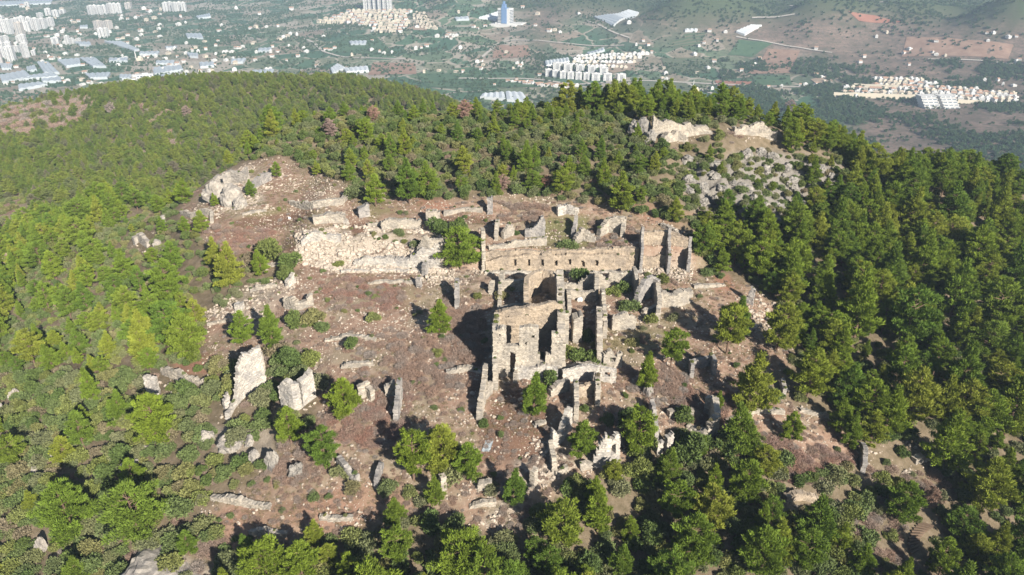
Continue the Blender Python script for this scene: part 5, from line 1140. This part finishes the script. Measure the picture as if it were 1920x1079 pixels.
city = [(8, 62, 15, 30), (20, 64, 13, 26), (34, 58, 14, 22), (46, 57, 14, 24), (58, 56, 13, 22), (70, 58, 14, 22), (82, 54, 14, 18), (97, 50, 12, 16), (92, 30, 12, 13), (106, 32, 12, 12), (52, 13, 9, 8), (40, 68, 15, 24, 3), (54, 60, 10, 18), (3, 90, 14, 20), (12, 82, 12, 14), (46, 84, 12, 18), (50, 108, 13, 26),
        (20, 104, 14, 24), (8, 110, 14, 28), (24, 116, 16, 28), (4, 122, 8, 22, 3), (34, 100, 9, 14), (106, 85, 15, 14, 1), (128, 84, 9, 16), (136, 82, 8, 10), (149, 80, 7, 8), (122, 84, 7, 6), (143, 80, 6, 6), (64, 104, 8, 9, 1), (76, 34, 11, 9), (118, 26, 12, 7, 1), (64, 48, 10, 12, 3), (36, 78, 9, 10), (15, 96, 9, 10)]
for k, q in enumerate(sorted(city, key=lambda q: (q[1]//35, q[0]))):
    rw = [p for p in sorted(city) if p[1]//35 == q[1]//35]
    block(q[0], q[1], q[2]*.85, q[3], 'white city tower, %s from the left in the %s line of the left town' % (nth(rw.index(q)+1), ['farthest', 'back', 'middle', 'front'][min(q[1]//35, 3)]), q[4] if len(q) > 4 else 0, q[2]*.7, grp='tower blocks of the left town')
for k, px in enumerate((172, 180, 188, 197)): block(px, 28-k % 2, 9, 16, 'far white block, %s of four left of the second far group' % nth(k+1), 0, grp='far blocks')
for k, px in enumerate((209, 217, 225)): block(px, 25, 9, 17, 'far white block, %s of three in the second far group' % nth(k+1), 0, grp='far blocks')
block(242, 17, 11, 11, 'grey-white far block right of the second far group', 3)
for k, px in enumerate((312, 320, 329, 338, 346)): block(px, 22-k % 2, 9, 16, 'far white block, %s of five on the upper plain' % nth(k+1), 0, grp='far blocks')
block(186, 56, 12, 16, 'unfinished grey block behind the white one in the plain', 3); block(204, 56, 13, 16, 'unfinished tan block in the plain', 3); block(192, 71, 11, 17, 'left white block before the unfinished ones', 0); block(200, 70, 10, 16, 'right white block before the unfinished ones', 0)
for k, px in enumerate((687, 696, 705, 714, 723, 731)): block(px, 19, 9.5, 30, 'tall cream tower, %s of six above the villa estate' % nth(k+1), 0, 12, rz=0, grp='tall towers above the villa estate')
block(225, 172, 34, 12, 'long stepped hotel wing half hidden by the left ridge', 2, 16, rz=.35); block(252, 166, 30, 16, 'middle hotel wing above the left ridge', 2, 16, rz=.35); block(276, 162, 32, 22, 'tallest pink-roofed hotel wing above the left ridge', 2, 18, rz=.35); block(200, 184, 22, 8, 'lowest hotel wing at the left ridge', 2, 14, rz=.35)
row1 = [(1028, 143), (1041, 145), (1055, 147), (1069, 148), (1084, 149), (1099, 150), (1116, 151), (1138, 151), (1164, 152)]; row2 = [(1044, 131), (1064, 133), (1087, 135), (1109, 137), (1131, 140)]
for k, (px, py) in enumerate(row1): block(px, py, 13 if k < 6 else 17, 13, 'white apartment block, %s from left in the front row by the road' % nth(k+1), 2, 11, rz=.12, grp='white apartment blocks by the road')
for k, (px, py) in enumerate(row2): block(px, py, 17, 13, 'white apartment block, %s from left in the row behind the front blocks' % nth(k+1), 2, 12, rz=.12, grp='white apartment blocks by the road')
# the blue-topped tower on its white podium
p = cast(948, 47); m = mpp(p); r = tag(empty('tower_building', (p[0], p[1], p[2]-2), -.45, (m, m, m)), 'white and blue glass tower with a blue cap on a terrace', 'building')
add('podium', boxes('podium', [(-26, 28, -16, 18, -3, 3.5), (-18, 36, -8, 16, 3.5, 6)], WH), r); add('wall', boxes('tower_wall', [(-12, 12, -9, 9, 3, 31)], WH), r)
add('glass_front', boxes('glass_front', [(-4, 7, -10, 0, 5, 32), (-13, -11.8, -7, 7, 6, 28)], BLU), r); add('window_rows', boxes('window_rows', [(11.6, 12.3, -8, 8, 6+k*2.6, 7.4+k*2.6) for k in range(9)]+[(-11.5, -4.5, -9.4, -8, 6+k*2.6, 7.2+k*2.6) for k in range(9)], GLS), r)
add('roof_cap', boxes('roof_cap', [(-6, 1, -4, 3, 31, 38), (-4.5, -1, -2.5, 1, 38, 43)], BLU), r)
# houses: walls and roof in one small mesh each
def house_mesh(kind, roof, wm=None):
    wm = wm or WH
    V = [(-.5, -.5, -.4), (.5, -.5, -.4), (.5, .5, -.4), (-.5, .5, -.4), (-.5, -.5, .6), (.5, -.5, .6), (.5, .5, .6), (-.5, .5, .6)]
    F = [(0, 1, 5, 4), (1, 2, 6, 5), (2, 3, 7, 6), (3, 0, 4, 7)]; mi = [0]*4
    if kind == 'hip':
        o = len(V); V += [(-.58, -.58, .58), (.58, -.58, .58), (.58, .58, .58), (-.58, .58, .58), (-.2, 0, .95), (.2, 0, .95)]
        F += [(o, o+1, o+5, o+4), (o+1, o+2, o+5), (o+2, o+3, o+4, o+5), (o+3, o, o+4)]; mi += [1]*4
    elif kind == 'gable':
        o = len(V); V += [(-.58, -.58, .56), (.58, -.58, .56), (.58, .58, .56), (-.58, .58, .56), (-.58, 0, .95), (.58, 0, .95)]
        F += [(o, o+1, o+5, o+4), (o+2, o+3, o+4, o+5), (o+1, o+2, o+5), (o+3, o, o+4)]; mi += [1, 1, 0, 0]
    else:
        o = len(V); V += [(-.5, -.5, .66), (.5, -.5, .66), (.5, .5, .66), (-.5, .5, .66), (-.2, -.1, .66), (.3, -.1, .66), (.3, .4, .66), (-.2, .4, .66), (-.2, -.1, .95), (.3, -.1, .95), (.3, .4, .95), (-.2, .4, .95)]
        F += [(o, o+1, o+2, o+3), (4, 5, o+1, o), (5, 6, o+2, o+1), (6, 7, o+3, o+2), (7, 4, o, o+3)]; mi += [0]*5
        F += [(o+4, o+5, o+9, o+8), (o+5, o+6, o+10, o+9), (o+6, o+7, o+11, o+10), (o+7, o+4, o+8, o+11), (o+8, o+9, o+10, o+11)]; mi += [0]*5
    for x in (-.36, -.06, .2):
        for z in (-.02, .3):
            o = len(V); V += [(x, -.51, z), (x+.16, -.51, z), (x+.16, -.51, z+.16), (x, -.51, z+.16), (x, -.5, z), (x+.16, -.5, z), (x+.16, -.5, z+.16), (x, -.5, z+.16)]
            F += [(o, o+1, o+2, o+3)]; mi += [2]
    return mesh_np('house', V, F, [wm, roof, GLS], mi=mi)
HM = {'hip': house_mesh('hip', TERRA), 'gable': house_mesh('gable', TERRA), 'flat': house_mesh('flat', GRYR), 'creamhip': house_mesh('hip', plain('pale_tile', (.50, .42, .33), .85), CRM), 'greyhip': house_mesh('hip', GRYR), 'creamflat': house_mesh('flat', GRYR, CRM)}
nh = [0]
def house(px, py, w, h, kind, label, name='house', grp=None, d=None, rz=None):
    p = cast(px, py); m = mpp(p)
    o = add(name, HM[kind], None, (p[0], p[1], p[2]+h*m*.35), random.uniform(-.5, .5) if rz is None else rz, (w*m, (d or w)*m, h*m)); nh[0] += 1
    return tag(o, label, 'house', grp)
def estate(rows, kinds, w, h, where, grp, name='villa', rz=None, d=None):
    for ri, (y, x0, x1, st, sl) in enumerate(rows):
        xs = np.arange(x0, x1, st)
        for i, x in enumerate(xs):
            house(x+random.uniform(-.2, .2)*st*.6, y+sl*(x-x0)+random.uniform(-.6, .6), w*random.uniform(.85, 1.15), h*random.uniform(.85, 1.1), random.choice(kinds), '%s villa from left, %s row down of %s' % (nth(i+1), nth(ri+1), where), name, grp, d, rz)
estate([(24, 654, 770, 9.5, 0), (29, 640, 768, 9.5, 0), (34, 628, 770, 9.5, 0), (39, 612, 768, 10, 0), (44, 600, 668, 9, 0), (44, 680, 768, 9.5, 0), (49, 676, 762, 9.5, 0), (55, 702, 760, 9.5, 0), (61, 706, 758, 9, 0)], ['creamhip', 'hip', 'creamflat', 'creamhip'], 7.2, 5.2, 'the left hill estate', 'villas of the left hill estate')
estate([(26, 782, 796, 6.5, .1), (31, 778, 800, 6.5, .1), (36, 776, 808, 6.5, .1), (42, 784, 814, 6.5, .1), (48, 788, 820, 6.5, .1), (53, 792, 824, 6.5, .1)], ['creamhip'], 5, 3.6, 'the small triangular estate', 'villas of the triangular estate')
estate([(108, 1084, 1212, 7.5, -.04), (113, 1078, 1205, 7.5, -.03), (119, 1076, 1195, 7.5, .0), (125, 1074, 1175, 7.5, .03)], ['flat', 'flat', 'creamflat'], 7.2, 4.2, 'the white terrace estate behind the apartment blocks', 'white row villas', rz=.12)
estate([(152, 1640, 1735, 9.5, .03), (157, 1648, 1760, 9.5, .05), (163, 1640, 1830, 10.5, .05), (169, 1585, 1900, 12.5, .03), (176, 1582, 1905, 12, .02), (182, 1590, 1915, 12.5, .02), (188, 1720, 1915, 13, .02)], ['creamhip', 'hip', 'flat', 'creamflat', 'flat', 'gable'], 9.0, 6.6, 'the walled right estate', 'villas of the walled right estate')
estate([(154, 952, 1000, 7.5, .03), (158, 985, 1085, 7.5, .04), (162, 1010, 1080, 8, .03)], ['gable', 'hip', 'flat'], 7.5, 3.6, 'the small shed hamlet before the apartment blocks', 'sheds of the roadside hamlet', 'shed')
# retaining walls and the terraced block of the right estate
def long_wall(label, px0, py0, px1, py1, hpx, mat, n=6):
    a = cast(px0, py0); b = cast(px1, py1); V = []; m = mpp(a); d = (b-a)[:2]; d = d/np.linalg.norm(d); q = np.array([-d[1], d[0]])*2.0
    for i in range(n+1):
        p = a+(b-a)*i/n; z = float(ground(p[0], p[1])); zt = z+hpx*m*(1+.06*(-1)**i)
        V += [(p[0], p[1], z-3), (p[0], p[1], zt), (p[0]+q[0], p[1]+q[1], zt), (p[0]+q[0], p[1]+q[1], z-3)]
    F = [f for i in range(n) for f in ((4*i, 4*i+4, 4*i+5, 4*i+1), (4*i+1, 4*i+5, 4*i+6, 4*i+2), (4*i+2, 4*i+6, 4*i+7, 4*i+3))]+[(0, 1, 2, 3), (4*n+3, 4*n+2, 4*n+1, 4*n)]
    tag(add('retaining_wall', mesh_np('retaining_wall', V, F, mat)), label, 'wall', None, 'thing')
long_wall('lowest cream retaining wall of the walled right estate', 1562, 183, 1735, 188, 9, CRM, 9); long_wall('upper cream retaining wall of the walled right estate', 1600, 163, 1700, 168, 6, CRM, 5); long_wall('cream retaining wall right of the terraced flats', 1795, 194, 1840, 196, 7, CRM, 3)
for k, px in enumerate((1744, 1780)):
    p = cast(px, 202); m = mpp(p); r = tag(empty('terraced_flats', (p[0], p[1], p[2]), .1, (m, m, m)), '%s white block of terraced flats below the right estate' % ['left', 'right'][k], 'building')
    for f in range(5):
        add('storey', boxes('storey', [(-15, 15, -9+f*5, 14+f*4, f*4.0-1, f*4.0+2.6)], WH), r); add('window_band', boxes('window_band', [(-14+j*10, -6+j*10, -9.2+f*5, -8+f*5, f*4.0+.2, f*4.0+2.0) for j in range(3)], GLS), r)
# scattered farmhouses, each in sight
fr = np.random.default_rng(99)
spots = [(150, 66), (135, 41), (140, 46), (148, 42), (255, 36), (262, 33), (275, 40), (290, 36), (228, 38), (240, 38), (265, 68), (292, 62), (300, 70), (350, 84), (384, 80), (405, 103), (420, 100), (372, 99), (333, 108), (310, 112), (345, 117), (385, 108), (425, 99), (444, 92), (455, 90), (470, 55), (480, 53), (500, 52), (524, 76), (532, 72), (540, 70), (448, 92), (570, 93), (575, 99), (500, 133), (507, 131),
         (230, 108), (236, 110), (270, 108), (278, 109), (92, 108), (98, 112), (112, 112), (155, 123), (160, 138), (120, 156), (127, 154), (115, 148), (155, 152), (172, 158), (155, 160), (168, 156), (190, 160), (250, 145), (258, 142), (270, 143), (350, 138), (392, 135), (396, 133), (440, 133), (65, 95), (85, 100), (280, 24), (300, 30), (335, 48), (300, 48), (118, 62), (108, 68), (88, 70), (270, 18),
         (620, 95), (628, 92), (712, 99), (720, 102), (735, 100), (780, 93), (790, 91), (800, 88), (820, 70), (660, 105), (698, 78), (795, 137), (823, 134), (855, 136), (868, 136), (895, 118), (902, 116), (970, 120), (975, 126), (962, 131), (850, 70), (842, 66), (856, 68), (838, 70), (846, 74), (1040, 58), (1030, 60), (1050, 62), (1200, 92), (1205, 97), (1215, 86), (1206, 78), (1222, 100), (1302, 104), (1248, 140),
         (1335, 168), (1370, 178), (1355, 176), (1440, 166), (1465, 164), (1390, 134), (1410, 126), (1415, 122), (1500, 162), (1510, 160), (1530, 158), (1545, 154), (1620, 108), (1612, 118), (1705, 94), (1694, 102), (1748, 100), (1755, 104), (1772, 106), (1850, 64), (1862, 64), (1890, 72), (1905, 70), (1910, 114), (1905, 118), (1845, 152), (1870, 152), (1880, 160), (1900, 162), (1320, 82), (1345, 78), (1360, 62), (1330, 60), (1530, 142), (1540, 146), (860, 25), (700, 60), (910, 50), (896, 55), (888, 52)]
for _ in range(6000):
    if len(spots) > 285: break
    q = (int(fr.uniform(0, 560) if fr.random() < .62 else fr.uniform(560, 1900)), int(fr.uniform(14, 165)))
    if float(vnoise(q[0]/40, q[1]/14, 3)) > .5 and all(abs(q[0]-s_[0]) > 7 or abs(q[1]-s_[1]) > 3 for s_ in spots) and not (1560 < q[0] and 140 < q[1]) and not (1280 < q[0] and q[1] < 60): spots.append(q)
spots.sort(key=lambda q: (min(q[1]//25, 6), q[0])); cnt = {}
for px, py in spots:
    b = min(py//25, 6); side = 'left plain' if px < 560 else ('middle valley' if px < 1240 else 'right valley'); cnt[(b, side)] = cnt.get((b, side), 0)+1
    house(px, py, fr.uniform(4, 8), fr.uniform(3.0, 4.8), str(fr.choice(['hip', 'flat', 'flat', 'gable', 'creamhip'])), '%s scattered house from left in the %s belt of the %s' % (nth(cnt[(b, side)]), ['farthest', 'second', 'third', 'fourth', 'fifth', 'sixth', 'nearest'][min(b, 6)], side), 'farmhouse', 'scattered farmhouses in the valley')
# mosques: dome hall and slender minaret
def mosque(px, py, hm, label):
    p = cast(px, py); m = mpp(p); r = tag(empty('mosque', (p[0], p[1], p[2]), 0, (m, m, m)), label, 'mosque')
    add('hall', boxes('hall', [(0, 9, -4, 5, -1, 5)], CRM), r)
    bm = bmesh.new(); bmesh.ops.create_uvsphere(bm, u_segments=14, v_segments=8, radius=3.6)
    me = bpy.data.meshes.new('dome'); bm.to_mesh(me); bm.free(); me.materials.append(CRM); add('dome', me, r, (4.5, .5, 5))
    v, f = join([stick((-2, 0, -1), (-2, 0, hm*.7), .9, .8, 8), stick((-2, 0, hm*.7), (-2, 0, hm*.74), 1.3, 1.3, 8), stick((-2, 0, hm*.74), (-2, 0, hm*.85), .7, .6, 8), stick((-2, 0, hm*.85), (-2, 0, hm), .7, .05, 8)])
    add('minaret', mesh_np('minaret', v, f, WH), r)
mosque(258, 114, 17, 'domed mosque with a minaret in the left plain'); mosque(1301, 172, 22, 'mosque with a white minaret behind the hilltop pines')
# trees of the valley
def valley_trees(n, name, label, f, smin, smax):
    P = []; rg = np.random.default_rng(n)
    while sum(len(q) for q in P) < n:
        px = rg.uniform(-60, 1980, 4000); py = rg.uniform(-10, 330, 4000)
        # even over the ground: draw in world space inside the seen fan
        y = rg.uniform(700, 3400, 4000); x = (px-960)/1371*y*1.1; z = ground(x, y); a, b, _ = project(x, y, z)
        w = f(x, y, z, a, b)*(y/3400); k = rg.random(4000) < w; P.append(np.stack([x, y, z], 1)[k])
    P = np.concatenate(P)[:n]; scatter(name, label, 'trees', C_ORCH, 3, P, rg.uniform(smin, smax, n)*1.0)
clump = lambda x, y, s: smooth(-.15, .35, fbm(x/70, y/70, s))
valley_trees(34000, 'orchard_trees', 'dark green orchard and hedge trees dotting the valley', lambda x, y, z, a, b: (.15+.85*clump(x, y, 5))*(smooth(-130, -175, z)*.9+.1)*(1-.55*(a > 1350)), .5, 1.25)
valley_trees(24000, 'far_hill_woods', 'wooded scrub on the far hills', lambda x, y, z, a, b: smooth(-160, -130, z)*(.12+.88*clump(x, y, 9)), .7, 1.5)
valley_trees(6000, 'valley_scrub', 'dark trees on the slopes at the right beyond the hill', lambda x, y, z, a, b: (a > 1350)*(b > 110)*(clump(x, y, 15)), .8, 1.7)
# ------------------------------------------------------------------ the hazy air
hb_ = np.array([(-3900, -1100), (3900, -1100), (3900, 5300), (-3900, 5300)]); zb, zt_ = float(Z.min())-8, 118.0
V = [(*q, zb) for q in hb_]+[(*q, zt_) for q in hb_]
t = NT('haze_air'); t.n.remove(t.b); vol = t.new('ShaderNodeVolumePrincipled'); vol.inputs['Density'].default_value = 1.55e-4; vol.inputs['Color'].default_value = (.60, .78, 1.0, 1); vol.inputs['Anisotropy'].default_value = 0.0
t.l.new(vol.outputs[0], t.n['Material Output'].inputs['Volume'])
t.m.volume_intersection_method if hasattr(t.m, 'volume_intersection_method') else None
tag(add('haze', mesh_np('haze', V, [(3, 2, 1, 0), (4, 5, 6, 7), (0, 1, 5, 4), (1, 2, 6, 5), (2, 3, 7, 6), (3, 0, 4, 7)], t.m)), 'pale blue haze over the valley', 'haze', kind='stuff')
